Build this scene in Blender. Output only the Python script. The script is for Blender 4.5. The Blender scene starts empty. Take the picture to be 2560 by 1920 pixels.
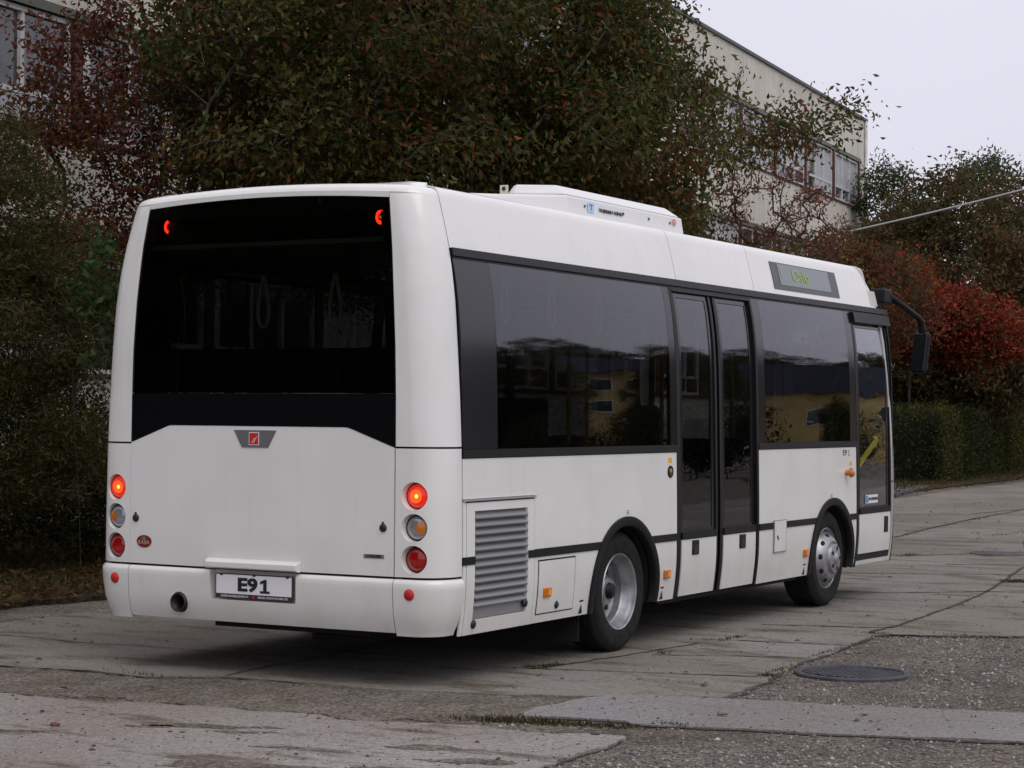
import bpy, bmesh, math, random
import numpy as np
from mathutils import Matrix, Vector
rng = np.random.default_rng(7); random.seed(7)
S = bpy.context.scene; C = S.collection
PI = math.pi

# ------------------------------------------------------------------ camera
cam = bpy.data.cameras.new('camera'); camo = bpy.data.objects.new('camera', cam); C.objects.link(camo)
S.camera = camo
cam.sensor_width = 36.0; cam.lens = 36.0 * 5125.98 / 2560.0
cam.clip_start = 0.1; cam.clip_end = 3000
Rm = Matrix(((0.8710917, -0.0001915, 0.4911203), (0.4910522, -0.0163118, -0.8709774), (0.0081778, 0.9998669, -0.0141150)))
camo.matrix_world = Matrix.Translation((7.71, -10.703, 1.67)) @ Rm.to_4x4()
S.render.resolution_x = 1024; S.render.resolution_y = 768

# ------------------------------------------------------------------ sky, sun, exposure
SUN_EL, SUN_ROT = math.radians(52), math.radians(120)
w = bpy.data.worlds.new('World'); S.world = w; w.use_nodes = True
nt = w.node_tree; nt.nodes.clear()
sky = nt.nodes.new('ShaderNodeTexSky'); sky.sky_type = 'NISHITA'; sky.sun_disc = False
sky.sun_elevation = SUN_EL; sky.sun_rotation = SUN_ROT; sky.air_density = 1.0; sky.dust_density = 3.0
hs = nt.nodes.new('ShaderNodeHueSaturation'); hs.inputs['Saturation'].default_value = 0.25
# overcast layer: pale lavender near the horizon, brighter overhead
tc = nt.nodes.new('ShaderNodeTexCoord'); sx = nt.nodes.new('ShaderNodeSeparateXYZ')
mr = nt.nodes.new('ShaderNodeMapRange'); mr.inputs['From Min'].default_value = 0.05; mr.inputs['From Max'].default_value = 1.0
cr = nt.nodes.new('ShaderNodeValToRGB')
cr.color_ramp.elements[0].color = (7.25, 7.15, 8.3, 1); cr.color_ramp.elements[1].color = (10.2, 10.0, 11.0, 1)
nz = nt.nodes.new('ShaderNodeTexNoise'); nz.inputs['Scale'].default_value = 1.3; nz.inputs['Detail'].default_value = 3
mrn = nt.nodes.new('ShaderNodeMapRange'); mrn.inputs['To Min'].default_value = 0.93; mrn.inputs['To Max'].default_value = 1.07
ml = nt.nodes.new('ShaderNodeMixRGB'); ml.blend_type = 'MULTIPLY'; ml.inputs[0].default_value = 1
mx = nt.nodes.new('ShaderNodeMixRGB'); mx.inputs[0].default_value = 0.9
bg = nt.nodes.new('ShaderNodeBackground'); bg.inputs['Strength'].default_value = 0.105
wo = nt.nodes.new('ShaderNodeOutputWorld')
L = nt.links.new
L(tc.outputs['Generated'], sx.inputs[0]); L(sx.outputs['Z'], mr.inputs['Value']); L(mr.outputs[0], cr.inputs[0])
L(tc.outputs['Generated'], nz.inputs['Vector']); L(nz.outputs['Fac'], mrn.inputs['Value'])
L(cr.outputs[0], ml.inputs[1]); L(mrn.outputs[0], ml.inputs[2])
L(sky.outputs[0], hs.inputs['Color']); L(hs.outputs[0], mx.inputs[1]); L(ml.outputs[0], mx.inputs[2])
L(mx.outputs[0], bg.inputs[0]); L(bg.outputs[0], wo.inputs[0])
sun = bpy.data.lights.new('sun', 'SUN'); sun.energy = 0.85; sun.angle = math.radians(40); sun.color = (1, 0.96, 0.9)
suno = bpy.data.objects.new('sun', sun); C.objects.link(suno)
suno.rotation_euler = (math.radians(90) - SUN_EL, 0, PI - SUN_ROT)
S.view_settings.view_transform = 'Standard'; S.view_settings.look = 'None'
S.view_settings.exposure = 0.0; S.view_settings.gamma = 1.0

# ------------------------------------------------------------------ helpers
def props(o, label=None, cat=None, group=None, kind=None):
    if label: o['label'] = label
    if cat: o['category'] = cat
    if group: o['group'] = group
    if kind: o['kind'] = kind
    return o
def empty(name, loc, label, cat, group=None, rz=0.0):
    o = bpy.data.objects.new(name, None); C.objects.link(o); o.location = loc; o.rotation_euler = (0, 0, rz)
    o.empty_display_size = 0.2
    return props(o, label, cat, group)
def adopt(o, parent, world=True):
    o.parent = parent
    if world and parent is not None:
        # verts are world coordinates: undo the parents' placement
        m = Matrix.Identity(4); p = parent
        chain = []
        while p is not None: chain.append(p); p = p.parent
        for q in reversed(chain): m = m @ q.matrix_parent_inverse @ Matrix.LocRotScale(q.location, q.rotation_euler, q.scale)
        o.matrix_parent_inverse = m.inverted()
def mesh_obj(name, vs, fs, mat, parent=None, smooth=True, world=True):
    me = bpy.data.meshes.new(name); me.from_pydata([tuple(map(float, v)) for v in vs], [], [tuple(f) for f in fs]); 
    if smooth:
        me.polygons.foreach_set('use_smooth', [True] * len(me.polygons))
    me.materials.append(mat); me.update()
    o = bpy.data.objects.new(name, me); C.objects.link(o)
    if parent is not None: adopt(o, parent, world)
    return o
class MB:
    def __init__(s): s.v = []; s.f = []
    def add(s, vs, fs):
        n = len(s.v); s.v += [tuple(v) for v in vs]; s.f += [tuple(i + n for i in f) for f in fs]
    def box(s, x0, x1, y0, y1, z0, z1):
        s.add([(x, y, z) for z in (z0, z1) for y in (y0, y1) for x in (x0, x1)],
              [(0, 2, 3, 1), (4, 5, 7, 6), (0, 1, 5, 4), (2, 6, 7, 3), (0, 4, 6, 2), (1, 3, 7, 5)])
    def obox(s, M, hx, hy, hz):
        self = s
        vs = [M @ Vector((x, y, z)) for z in (-hz, hz) for y in (-hy, hy) for x in (-hx, hx)]
        s.add([tuple(v) for v in vs], [(0, 2, 3, 1), (4, 5, 7, 6), (0, 1, 5, 4), (2, 6, 7, 3), (0, 4, 6, 2), (1, 3, 7, 5)])
    def tube(s, pts, r, n=10, caps=True):
        pts = [Vector(p) for p in pts]; rs = r if isinstance(r, (list, tuple)) else [r] * len(pts)
        vs = []; fs = []; up = None
        for i, p in enumerate(pts):
            d = (pts[min(i + 1, len(pts) - 1)] - pts[max(i - 1, 0)]).normalized()
            if up is None: up = d.orthogonal().normalized()
            up = (up - d * up.dot(d)).normalized(); b = d.cross(up)
            for k in range(n):
                a = 2 * PI * k / n
                vs.append(p + (up * math.cos(a) + b * math.sin(a)) * rs[i])
        for i in range(len(pts) - 1):
            for k in range(n):
                a, b2 = i * n + k, i * n + (k + 1) % n
                fs.append((a, b2, b2 + n, a + n))
        if caps: fs.append(tuple(range(n - 1, -1, -1))); fs.append(tuple(range((len(pts) - 1) * n, len(pts) * n)))
        s.add(vs, fs)
    def lathe(s, prof, M, n=48, close=False):
        # prof: (radius, axial) ; axis = local Z of M
        vs = []; fs = []; m = len(prof)
        for k in range(n):
            a = 2 * PI * k / n
            for r, h in prof: vs.append(M @ Vector((r * math.cos(a), r * math.sin(a), h)))
        rng_ = m if close else m - 1
        for k in range(n):
            for i in range(rng_):
                a = k * m + i; b = k * m + (i + 1) % m; c = ((k + 1) % n) * m + (i + 1) % m; d = ((k + 1) % n) * m + i
                fs.append((a, b, c, d))
        s.add(vs, fs)
    def obj(s, name, mat, parent=None, smooth=False): 
        o = mesh_obj(name, s.v, s.f, mat, parent, smooth)
        return o
def sharp(o, ang=35):
    bm = bmesh.new(); bm.from_mesh(o.data)
    for e in bm.edges:
        if len(e.link_faces) == 2: e.smooth = e.calc_face_angle(0) < math.radians(ang)
    for f in bm.faces: f.smooth = True
    bm.to_mesh(o.data); bm.free(); return o
def cut(o, cutters):
    """carve holes: cutters are throw-away objects"""
    for c in cutters:
        m = o.modifiers.new('b', 'BOOLEAN'); m.operation = 'DIFFERENCE'; m.object = c; m.solver = 'EXACT'
    bpy.context.view_layer.update()
    dg = bpy.context.evaluated_depsgraph_get()
    me = bpy.data.meshes.new_from_object(o.evaluated_get(dg), depsgraph=dg)
    o.modifiers.clear(); old = o.data; o.data = me; me.name = o.name
    for c in cutters: bpy.data.objects.remove(c)
    return sharp(o, 30)
def bevel(o, wd, seg=2):
    m = o.modifiers.new('bevel', 'BEVEL'); m.width = wd; m.segments = seg; m.limit_method = 'ANGLE'; m.angle_limit = math.radians(40)
    return o
FONT = None
def text_obj(name, s, size, M, mat, parent, xs=1.0, bold=0.0, shear=0.0, align='CENTER'):
    cu = bpy.data.curves.new(name, 'FONT'); cu.body = s; cu.size = size; cu.align_x = align; cu.align_y = 'CENTER'
    cu.offset = bold; cu.shear = shear; cu.extrude = 0.0008; cu.resolution_u = 3
    t = bpy.data.objects.new('t', cu); C.objects.link(t); bpy.context.view_layer.update()
    dg = bpy.context.evaluated_depsgraph_get()
    me = bpy.data.meshes.new_from_object(t.evaluated_get(dg), depsgraph=dg)
    bpy.data.objects.remove(t)
    me.transform(M @ Matrix.Diagonal((xs, 1, 1, 1))); me.materials.clear(); me.materials.append(mat); me.name = name
    o = bpy.data.objects.new(name, me); C.objects.link(o)
    if parent: adopt(o, parent)
    return o

# ------------------------------------------------------------------ materials
def mat(name, col=(0.5, 0.5, 0.5), rough=0.5, metal=0.0, coat=0.0, emis=None, es=0.0, spec=0.5):
    m = bpy.data.materials.new(name); m.use_nodes = True; b = m.node_tree.nodes['Principled BSDF']
    b.inputs['Base Color'].default_value = (*col, 1); b.inputs['Roughness'].default_value = rough
    b.inputs['Metallic'].default_value = metal; b.inputs['Coat Weight'].default_value = coat
    b.inputs['Coat Roughness'].default_value = 0.06
    b.inputs['Specular IOR Level'].default_value = spec
    if emis: b.inputs['Emission Color'].default_value = (*emis, 1); b.inputs['Emission Strength'].default_value = es
    return m
def N(m, t, **kw):
    n = m.node_tree.nodes.new(t)
    for k, v in kw.items():
        if k in n.inputs: n.inputs[k].default_value = v
        else: setattr(n, k, v)
    return n
def noise_tint(m, scale, c1, c2, lo=0.35, hi=0.65, detail=6, bump=0.0, bscale=None, coords='Object', bd=0.01, stretch=None):
    """base colour varied by a noise, optional bump"""
    b = m.node_tree.nodes['Principled BSDF']; lk = m.node_tree.links.new
    t = N(m, 'ShaderNodeTexCoord'); v = t.outputs[coords]
    if stretch:
        mp = N(m, 'ShaderNodeMapping'); mp.inputs['Scale'].default_value = stretch; lk(v, mp.inputs[0]); v = mp.outputs[0]
    n = N(m, 'ShaderNodeTexNoise', Scale=scale, Detail=detail); lk(v, n.inputs['Vector'])
    r = N(m, 'ShaderNodeValToRGB'); r.color_ramp.elements[0].position = lo; r.color_ramp.elements[1].position = hi
    r.color_ramp.elements[0].color = (*c1, 1); r.color_ramp.elements[1].color = (*c2, 1)
    lk(n.outputs['Fac'], r.inputs[0]); lk(r.outputs[0], b.inputs['Base Color'])
    if bump:
        n2 = N(m, 'ShaderNodeTexNoise', Scale=bscale or scale * 4, Detail=4); lk(v, n2.inputs['Vector'])
        bp = N(m, 'ShaderNodeBump', Strength=bump, Distance=bd); lk(n2.outputs['Fac'], bp.inputs['Height']); lk(bp.outputs[0], b.inputs['Normal'])
    return m, r
M_WHITE = mat('white_paint', (0.76, 0.76, 0.74), 0.28, coat=0.6)
noise_tint(M_WHITE, 2.2, (0.755, 0.75, 0.715), (0.80, 0.80, 0.775), 0.3, 0.6, 5, bump=0.02, bscale=3.0, bd=0.02)
def _film(m):
    lk = m.node_tree.links.new; b = m.node_tree.nodes['Principled BSDF']; src = b.inputs['Base Color'].links[0].from_socket
    t = N(m, 'ShaderNodeTexCoord'); sx_ = N(m, 'ShaderNodeSeparateXYZ'); lk(t.outputs['Object'], sx_.inputs[0])
    mp = N(m, 'ShaderNodeMapping'); mp.inputs['Scale'].default_value = (9, 9, .5); lk(t.outputs['Object'], mp.inputs[0])
    n = N(m, 'ShaderNodeTexNoise', Scale=1.6, Detail=5.0); lk(mp.outputs[0], n.inputs['Vector'])
    n2 = N(m, 'ShaderNodeTexNoise', Scale=4.0, Detail=8.0); lk(t.outputs['Object'], n2.inputs['Vector'])
    h = N(m, 'ShaderNodeMapRange'); h.inputs['From Min'].default_value = .95; h.inputs['From Max'].default_value = .28; h.inputs['To Max'].default_value = .6; lk(sx_.outputs['Z'], h.inputs['Value'])
    k = N(m, 'ShaderNodeMath'); k.operation = 'MULTIPLY'; lk(h.outputs[0], k.inputs[0]); lk(n2.outputs['Fac'], k.inputs[1])
    r = N(m, 'ShaderNodeMapRange'); r.inputs['From Min'].default_value = .56; r.inputs['From Max'].default_value = .85; r.inputs['To Max'].default_value = .12; lk(n.outputs['Fac'], r.inputs['Value'])
    a_ = N(m, 'ShaderNodeMath'); a_.operation = 'ADD'; a_.use_clamp = True; lk(k.outputs[0], a_.inputs[0]); lk(r.outputs[0], a_.inputs[1])
    x = N(m, 'ShaderNodeMixRGB'); x.inputs[2].default_value = (.40, .37, .32, 1); lk(a_.outputs[0], x.inputs[0]); lk(src, x.inputs[1]); lk(x.outputs[0], b.inputs['Base Color'])
_film(M_WHITE)
M_WHITE2 = mat('roof_unit_white', (0.74, 0.74, 0.74), 0.45)
M_BLACK = mat('black_trim', (0.005, 0.005, 0.006), 0.4, spec=.25)
M_TRIM = mat('charcoal_rubber', (0.007, 0.007, 0.008), 0.42, spec=.22)
M_GLOSSB = mat('gloss_black_panel', (0.006, 0.006, 0.007), 0.07)
M_DARK = mat('underbody_black', (0.01, 0.01, 0.01), 0.9)
M_FRAME = mat('black_glass_border', (0.010, 0.010, 0.012), 0.16)
M_INT = mat('interior_grey', (0.10, 0.10, 0.11), 0.8)
M_SEAT = mat('seat_fabric_blue', (0.03, 0.04, 0.09), 0.9)
M_YEL = mat('yellow_rail', (0.75, 0.55, 0.03), 0.35)
M_STRAP = mat('strap_white', (0.85, 0.85, 0.8), 0.6)
M_RUB = mat('tyre_rubber', (0.012, 0.012, 0.012), 0.85, spec=.25); noise_tint(M_RUB, 14, (0.009, 0.009, 0.009), (0.022, 0.020, 0.018), 0.35, 0.75, bump=0.15, bscale=60, bd=0.004)
M_RIM = mat('wheel_steel', (0.42, 0.42, 0.43), 0.42, metal=0.7); noise_tint(M_RIM, 10, (0.22, 0.22, 0.23), (0.40, 0.40, 0.42), 0.3, 0.6)
M_RIMD = mat('wheel_hole_dark', (0.01, 0.01, 0.01), 0.8)
M_ALU = mat('louvre_grey', (0.25, 0.255, 0.26), 0.45, metal=0.25)
M_ALUL = mat('bare_aluminium', (0.55, 0.55, 0.57), 0.35, metal=0.8)
M_BADGE = mat('badge_grey', (0.22, 0.22, 0.22), 0.35, metal=0.4)
M_REDP = mat('red_paint', (0.55, 0.02, 0.02), 0.4)
M_REDLIT = mat('lit_tail_lens', (0.5, 0.01, 0.005), 0.12, emis=(1.0, 0.035, 0.01), es=0.42)
M_BULB = mat('lit_bulb', (1, 0.6, 0.2), 0.3, emis=(1.0, 0.34, 0.03), es=2.2)
M_GLOW = mat('lit_lens_core', (.8, .1, .02), .2, emis=(1.0, .10, .012), es=.9)
M_REDLED = mat('lit_red_led', (0.9, 0.05, 0.02), 0.3, emis=(1.0, 0.03, 0.01), es=9)
M_REDDARK = mat('red_lens', (0.34, 0.006, 0.006), 0.1, coat=0.5)
M_CLEAR = mat('clear_lens', (0.33, 0.34, 0.38), 0.12, metal=0.4, coat=0.6)
M_AMBER = mat('amber_lens', (0.55, 0.16, 0.01), 0.15, coat=0.5)
M_AMBLIT = mat('lit_amber_marker', (0.7, 0.2, 0.01), 0.2, emis=(1.0, 0.28, 0.01), es=0.28)
M_BLUE = mat('logo_blue', (0.05, 0.16, 0.4), 0.5)
M_LBLUE = mat('logo_pale_blue', (0.45, 0.62, 0.8), 0.5)
M_PLATE = mat('plate_white', (0.78, 0.78, 0.8), 0.3)
M_INK = mat('ink_black', (0.012, 0.012, 0.014), 0.5)
M_PLATEB = mat('plate_dark_strip', (0.03, 0.03, 0.035), 0.4)
M_YSTK = mat('yellow_sticker', (0.75, 0.42, 0.01), 0.5)
M_LED = mat('display_glass', (0.17, 0.20, 0.215), 0.12)
M_LEDT = mat('display_letters', (0.34, 0.44, 0.07), 0.5, emis=(0.4, 0.6, 0.06), es=0.02)

def glass(name, tint, ior=1.5, rough=0.0, wob=0.0, boost=1.0):
    m = bpy.data.materials.new(name); m.use_nodes = True; t = m.node_tree; t.nodes.clear(); lk = t.links.new
    o = t.nodes.new('ShaderNodeOutputMaterial'); mix = t.nodes.new('ShaderNodeMixShader')
    tr = t.nodes.new('ShaderNodeBsdfTransparent'); tr.inputs[0].default_value = (*tint, 1)
    gl = t.nodes.new('ShaderNodeBsdfGlossy'); gl.inputs['Roughness'].default_value = rough; gl.inputs[0].default_value = (0.95, 0.95, 1, 1)
    fr = t.nodes.new('ShaderNodeFresnel'); ge = t.nodes.new('ShaderNodeNewGeometry'); mi = t.nodes.new('ShaderNodeMath'); mi.operation = 'MULTIPLY_ADD'
    mi.inputs[1].default_value = 1 / ior - ior; mi.inputs[2].default_value = ior; lk(ge.outputs['Backfacing'], mi.inputs[0]); lk(mi.outputs[0], fr.inputs[0])
    mu = t.nodes.new('ShaderNodeMath'); mu.operation = 'MULTIPLY'; mu.inputs[1].default_value = boost; mu.use_clamp = True
    lk(fr.outputs[0], mu.inputs[0]); lk(mu.outputs[0], mix.inputs[0]); lk(tr.outputs[0], mix.inputs[1]); lk(gl.outputs[0], mix.inputs[2]); lk(mix.outputs[0], o.inputs[0])
    if wob:
        tc = t.nodes.new('ShaderNodeTexCoord'); n = t.nodes.new('ShaderNodeTexNoise'); n.inputs['Scale'].default_value = 2.6; n.inputs['Detail'].default_value = 1.5
        b = t.nodes.new('ShaderNodeBump'); b.inputs['Strength'].default_value = wob; b.inputs['Distance'].default_value = 0.02
        mp = t.nodes.new('ShaderNodeMapping'); mp.inputs['Scale'].default_value = (1, .7, 2.6); lk(tc.outputs['Object'], mp.inputs[0]); lk(mp.outputs[0], n.inputs['Vector']); lk(n.outputs['Fac'], b.inputs['Height']); lk(b.outputs[0], gl.inputs['Normal']); lk(b.outputs[0], fr.inputs['Normal'])
    return m
M_GLASS = glass('tinted_side_glass', (0.40, 0.41, 0.42), wob=0.012, boost=1.2)
M_GLASSW = glass('tinted_wavy_glass', (0.38, 0.39, 0.40), wob=0.03, boost=1.2)
M_GLASSR = glass('dark_rear_glass', (0.42, 0.42, 0.41), boost=1.0)
M_GLASSF = glass('front_door_glass', (0.80, 0.84, 0.83), wob=0.07, boost=1.5)
M_WIND = glass('windscreen_glass', (0.86, 0.89, 0.88), boost=1.0)

# ------------------------------------------------------------------ BUS
BUS = empty('city_bus', (0, 4.0, 0), 'white midibus with black side windows and lit red tail lamps, parked on the concrete yard', 'bus')
PZ = [0.0, .307, .438, .55, .663, 1.0, 1.46, 1.758, 2.067, 2.378, 2.605, 2.804, 2.948, 3.02, 3.05, 3.07, 3.085, 3.095]
PX = [1.27, 1.309, 1.327, 1.337, 1.34, 1.338, 1.330, 1.317, 1.298, 1.275, 1.243, 1.198, 1.16, 1.14, 1.12, 1.06, 0.9, 0.0]
zz_ = np.linspace(0, 3.095, 400)
hw_raw = np.interp(zz_, PZ, PX)
k_ = np.ones(15) / 15
hw_s = np.convolve(np.pad(hw_raw, 7, mode='edge'), k_, 'valid')
bl_ = np.clip((zz_ - 2.9) / 0.08, 0, 1); hw_s = hw_s * (1 - bl_) + hw_raw * bl_
def hw(z): return float(np.interp(z, zz_, hw_s))
SZ = [1.0, 1.40, 1.46, 1.8, 2.1, 2.25, 2.4, 2.5, 2.605, 2.70]; SXv = [hw(1.0), hw(1.40), 1.3295, 1.3235, 1.314, 1.303, 1.286, 1.270, 1.2475, hw(2.70)]
s_z = np.linspace(1.0, 2.7, 200); s_x = np.convolve(np.pad(np.interp(s_z, SZ, SXv), 8, mode='edge'), np.ones(17) / 17, 'valid'); s_x[:12] = np.interp(s_z[:12], SZ, SXv); s_x[-8:] = np.interp(s_z[-8:], SZ, SXv)
def hws(z): return float(np.interp(z, s_z, s_x)) if 1.0 < z < 2.7 else hw(z)
def norm_side(z):
    d = (hws(z + 0.04) - hws(z - 0.04)) / 0.08; n_ = math.hypot(1, d); return 1 / n_, -d / n_
def sp(y, z, off=0.0, side=1):
    nx, nz_ = norm_side(z); return (side * (hws(z) + off * nx), y, z + off * nz_)
def lin(a, b, step): 
    n = max(1, int(math.ceil((b - a) / step - 1e-6))); return [a + (b - a) * i / n for i in range(n + 1)]
def solid_grid(name, P, Q, mat_, parent, smooth=True):
    """P outer grid rows x cols, Q inner grid; closed solid"""
    R_, K = len(P), len(P[0]); vs = [p for r in P for p in r] + [q for r in Q for q in r]; o = R_ * K; fs = []
    for i in range(R_ - 1):
        for j in range(K - 1):
            a, b, c, d = i * K + j, i * K + j + 1, (i + 1) * K + j + 1, (i + 1) * K + j
            fs.append((a, b, c, d)); fs.append((o + a, o + d, o + c, o + b))
    for j in range(K - 1):
        fs.append((j, o + j, o + j + 1, j + 1)); t = (R_ - 1) * K + j; fs.append((t, t + 1, o + t + 1, o + t))
    for i in range(R_ - 1):
        a = i * K; fs.append((a, a + K, o + a + K, o + a)); b = i * K + K - 1; fs.append((b, o + b, o + b + K, b + K))
    ob = mesh_obj(name, vs, fs, mat_, parent)
    bm = bmesh.new(); bm.from_mesh(ob.data); bmesh.ops.recalc_face_normals(bm, faces=bm.faces); bm.to_mesh(ob.data); bm.free()
    return sharp(ob, 40)
def side_patch(name, ys, zlo, zhi, mat_, parent=BUS, off=0.0, th=0.012, side=1, dz=0.08):
    fl = zlo if callable(zlo) else (lambda y: zlo); fh = zhi if callable(zhi) else (lambda y: zhi)
    nr = max(2, int(max(fh(y) - fl(y) for y in ys) / dz) + 1)
    P = []; Q = []
    for i in range(nr + 1):
        f = i / nr; P.append([sp(y, fl(y) + (fh(y) - fl(y)) * f, off, side) for y in ys]); Q.append([sp(y, fl(y) + (fh(y) - fl(y)) * f, off - th, side) for y in ys])
    return solid_grid(name, P, Q, mat_, parent)
AR, AZ = 0.545, 0.402
def arch_z(yc, r=AR, base=0.308):
    def f(y):
        d = r * r - (y - yc) ** 2
        return max(base, AZ + math.sqrt(d)) if d > 0 else base
    return f
YC1, YC2 = 2.255, 6.34
def ys_arch(a, b, yc, r=AR):
    e = [yc + r * math.cos(t) * 1.0 for t in np.linspace(PI, 0, 41)]
    return sorted(set([round(v, 5) for v in lin(a, b, 0.15) + [v for v in e if a < v < b] if a <= v <= b]))

def build_side(side):
    rt = side == 1
    # upper white panels with arch cut-outs
    def arch_low(yc, base): 
        return lambda y: max(base, arch_z(yc)(y))
    nd = [v for v in ys_arch(0.915, 3.092, YC1)]
    if rt:
        o = side_patch('side_panel', [0.008, 0.914], 1.142, 1.388, M_WHITE, side=side)
        side_patch('side_panel', nd, arch_low(YC1, 0.792), 1.388, M_WHITE, side=side)
        side_patch('side_panel', ys_arch(4.668, 6.935, YC2), arch_low(YC2, 0.792), 1.388, M_WHITE, side=side)
    else:
        side_patch('side_panel', sorted(set(ys_arch(0.008, 4.0, YC1))), arch_low(YC1, 0.792), 1.388, M_WHITE, side=side)
        side_patch('side_panel', sorted(set(ys_arch(4.008, 7.93, YC2))), arch_low(YC2, 0.792), 1.388, M_WHITE, side=side)
    # lower skirt panels
    def skirt(a, b): side_patch('skirt_panel', lin(a, b, 0.2), 0.309, 0.738, M_WHITE, side=side)
    def arc_edge(yc, sgn):  # y of arch at height z
        pass
    def skirt_arch(a, b, yc, sgn):
        # ruled between straight edge a and the arch curve
        P = []; Q = []
        zs = lin(0.309, 0.738, 0.045)
        for z in zs:
            e = yc + sgn * math.sqrt(max(AR * AR - (z - AZ) ** 2, 0)) if z > AZ else yc + sgn * AR
            row = [a + (e - a) * t / 4 for t in range(5)]
            if sgn > 0: row = row[::-1]
            P.append([sp(y, z, 0, side) for y in row]); Q.append([sp(y, z, -0.012, side) for y in row])
        solid_grid('skirt_panel', P, Q, M_WHITE, BUS)
    if rt:
        side_patch('skirt_panel', [0.008, 0.044], 0.309, 1.135, M_WHITE, side=side)
        skirt_arch(0.916, 0, YC1, -1); skirt_arch(3.088, 0, YC1, 1); skirt_arch(4.668, 0, YC2, -1); skirt_arch(6.935, 0, YC2, 1)
    else:
        skirt_arch(0.008, 0, YC1, -1); skirt_arch(4.0, 0, YC1, 1); skirt_arch(4.008, 0, YC2, -1); skirt_arch(7.93, 0, YC2, 1)
    # rubber strip, in stretches
    segs = [(0.0, 0.146), (0.822, YC1 - .40), (YC1 + .40, 3.095), (4.665, 4.955), (5.232, YC2 - .40), (YC2 + .40, 6.94)] if rt else [(0.0, YC1 - .4), (YC1 + .4, YC2 - .4), (YC2 + .4, 7.94)]
    for a, b in segs:
        side_patch('rubber_strip', lin(a, b, .3), 0.7405, 0.7895, M_TRIM, off=0.008, th=0.02, side=side, dz=.03)
    # arch trims and wells
    for yc in (YC1, YC2):
        P = []; Q = []; W_ = []
        for rr, of in ((AR + .004, .012), (AR - .03, .016), (AR - .06, .008), (AR - .075, -0.02)):
            row = []; rq = []
            angs = np.linspace(-0.18, PI + 0.18, 49)
            for a in angs:
                y = yc + rr * math.cos(a); z = max(AZ + rr * math.sin(a), .308)
                row.append(sp(y, z, of, side)); rq.append(sp(y, z, of - .025, side))
            P.append(row); Q.append(rq)
        solid_grid('wheel_arch', P, Q, M_BLACK, BUS)
        m = MB(); n = 30
        vs = []; fs = []
        for i, a in enumerate(np.linspace(-0.2, PI + 0.2, n)):
            y = yc + (AR - .07) * math.cos(a); z = AZ + (AR - .07) * math.sin(a)
            vs += [(side * 1.30, y, z), (side * 0.80, y, z)]
        for i in range(n - 1): fs.append((2 * i, 2 * i + 1, 2 * i + 3, 2 * i + 2))
        k = len(vs); 
        vs += [(side * 0.80, yc, AZ)]
        for i in range(n - 1): fs.append((2 * i + 1, 2 * i + 3, k))
        mesh_obj('wheel_well', vs, fs, M_DARK, BUS)
    # cove above the windows, three stretches
    zs_top = [2.678, 2.74, 2.80, 2.86, 2.91, 2.95, 2.985, 3.015, 3.035, 3.05, 3.062]
    for a, b in ((0.006, 3.283), (3.292, 4.795), (4.804, 7.60)):
        P = []; Q = []
        for z in zs_top:
            P.append([sp(y, z, 0, side) for y in lin(a, b, .3)]); Q.append([sp(y, z, -.012, side) for y in lin(a, b, .3)])
        for xx, zz in ((1.02, 3.076), (0.9, 3.085), (0.5, 3.092), (0.0, 3.096)):
            P.append([(side * xx, y, zz) for y in lin(a, b, .3)]); Q.append([(side * xx, y, zz - .012) for y in lin(a, b, .3)])
        solid_grid('roof_panel', P, Q, M_WHITE, BUS)
    # gutter trim
    m = None
    side_patch('gutter_trim', lin(0.006, 8.0, .4), 2.625, 2.675, M_TRIM, off=0.016, th=0.03, side=side, dz=.03)
    side_patch('gutter_gap_strip', lin(0.006, 7.98, .4), 2.612, 2.624, M_BLACK, off=0.003, th=0.02, side=side, dz=.03)  # black strip closing the gap under the gutter trim
    # belt moulding below the glass
    for a, b in (((0.006, 3.095), (4.665, 6.945)) if rt else ((0.006, 7.95),)):
        side_patch('belt_moulding', lin(a, b, .3), 1.392, 1.444, M_BLACK, off=0.006, th=0.02, side=side, dz=.03)
    # dark pillars and glass
    if rt:
        wins = [(0.44, 2.99, [2.03], M_GLASS), (4.81, 6.79, [5.24], M_GLASSW)]
        pil = [(0.008, 0.437), (2.993, 3.095), (4.665, 4.807), (6.793, 6.945)]
    else:
        wins = [(0.44, 2.99, [], M_GLASS), (3.1, 5.2, [], M_GLASS), (5.3, 7.0, [], M_GLASS), (7.1, 7.8, [], M_GLASS)]
        pil = [(0.008, .437), (2.993, 3.097), (5.203, 5.297), (7.003, 7.097), (7.803, 7.95)]
    for a, b in pil: side_patch('window_pillar', [a, b], 1.446, 2.611, M_FRAME, off=0.0, th=0.03, side=side)
    for a, b, mm, g in wins:
        wo_ = side_patch('side_window', lin(a, b, .2), 1.446, 2.611, g, off=0.0, th=0.004, side=side, dz=0.05)
        for y in mm: side_patch('window_divider', [y - .012, y + .012], 1.448, 2.609, M_TRIM, off=-0.006, th=0.01, side=side).parent = wo_
        for q in wo_.children: adopt(q, wo_)
build_side(1); build_side(-1)

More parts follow.
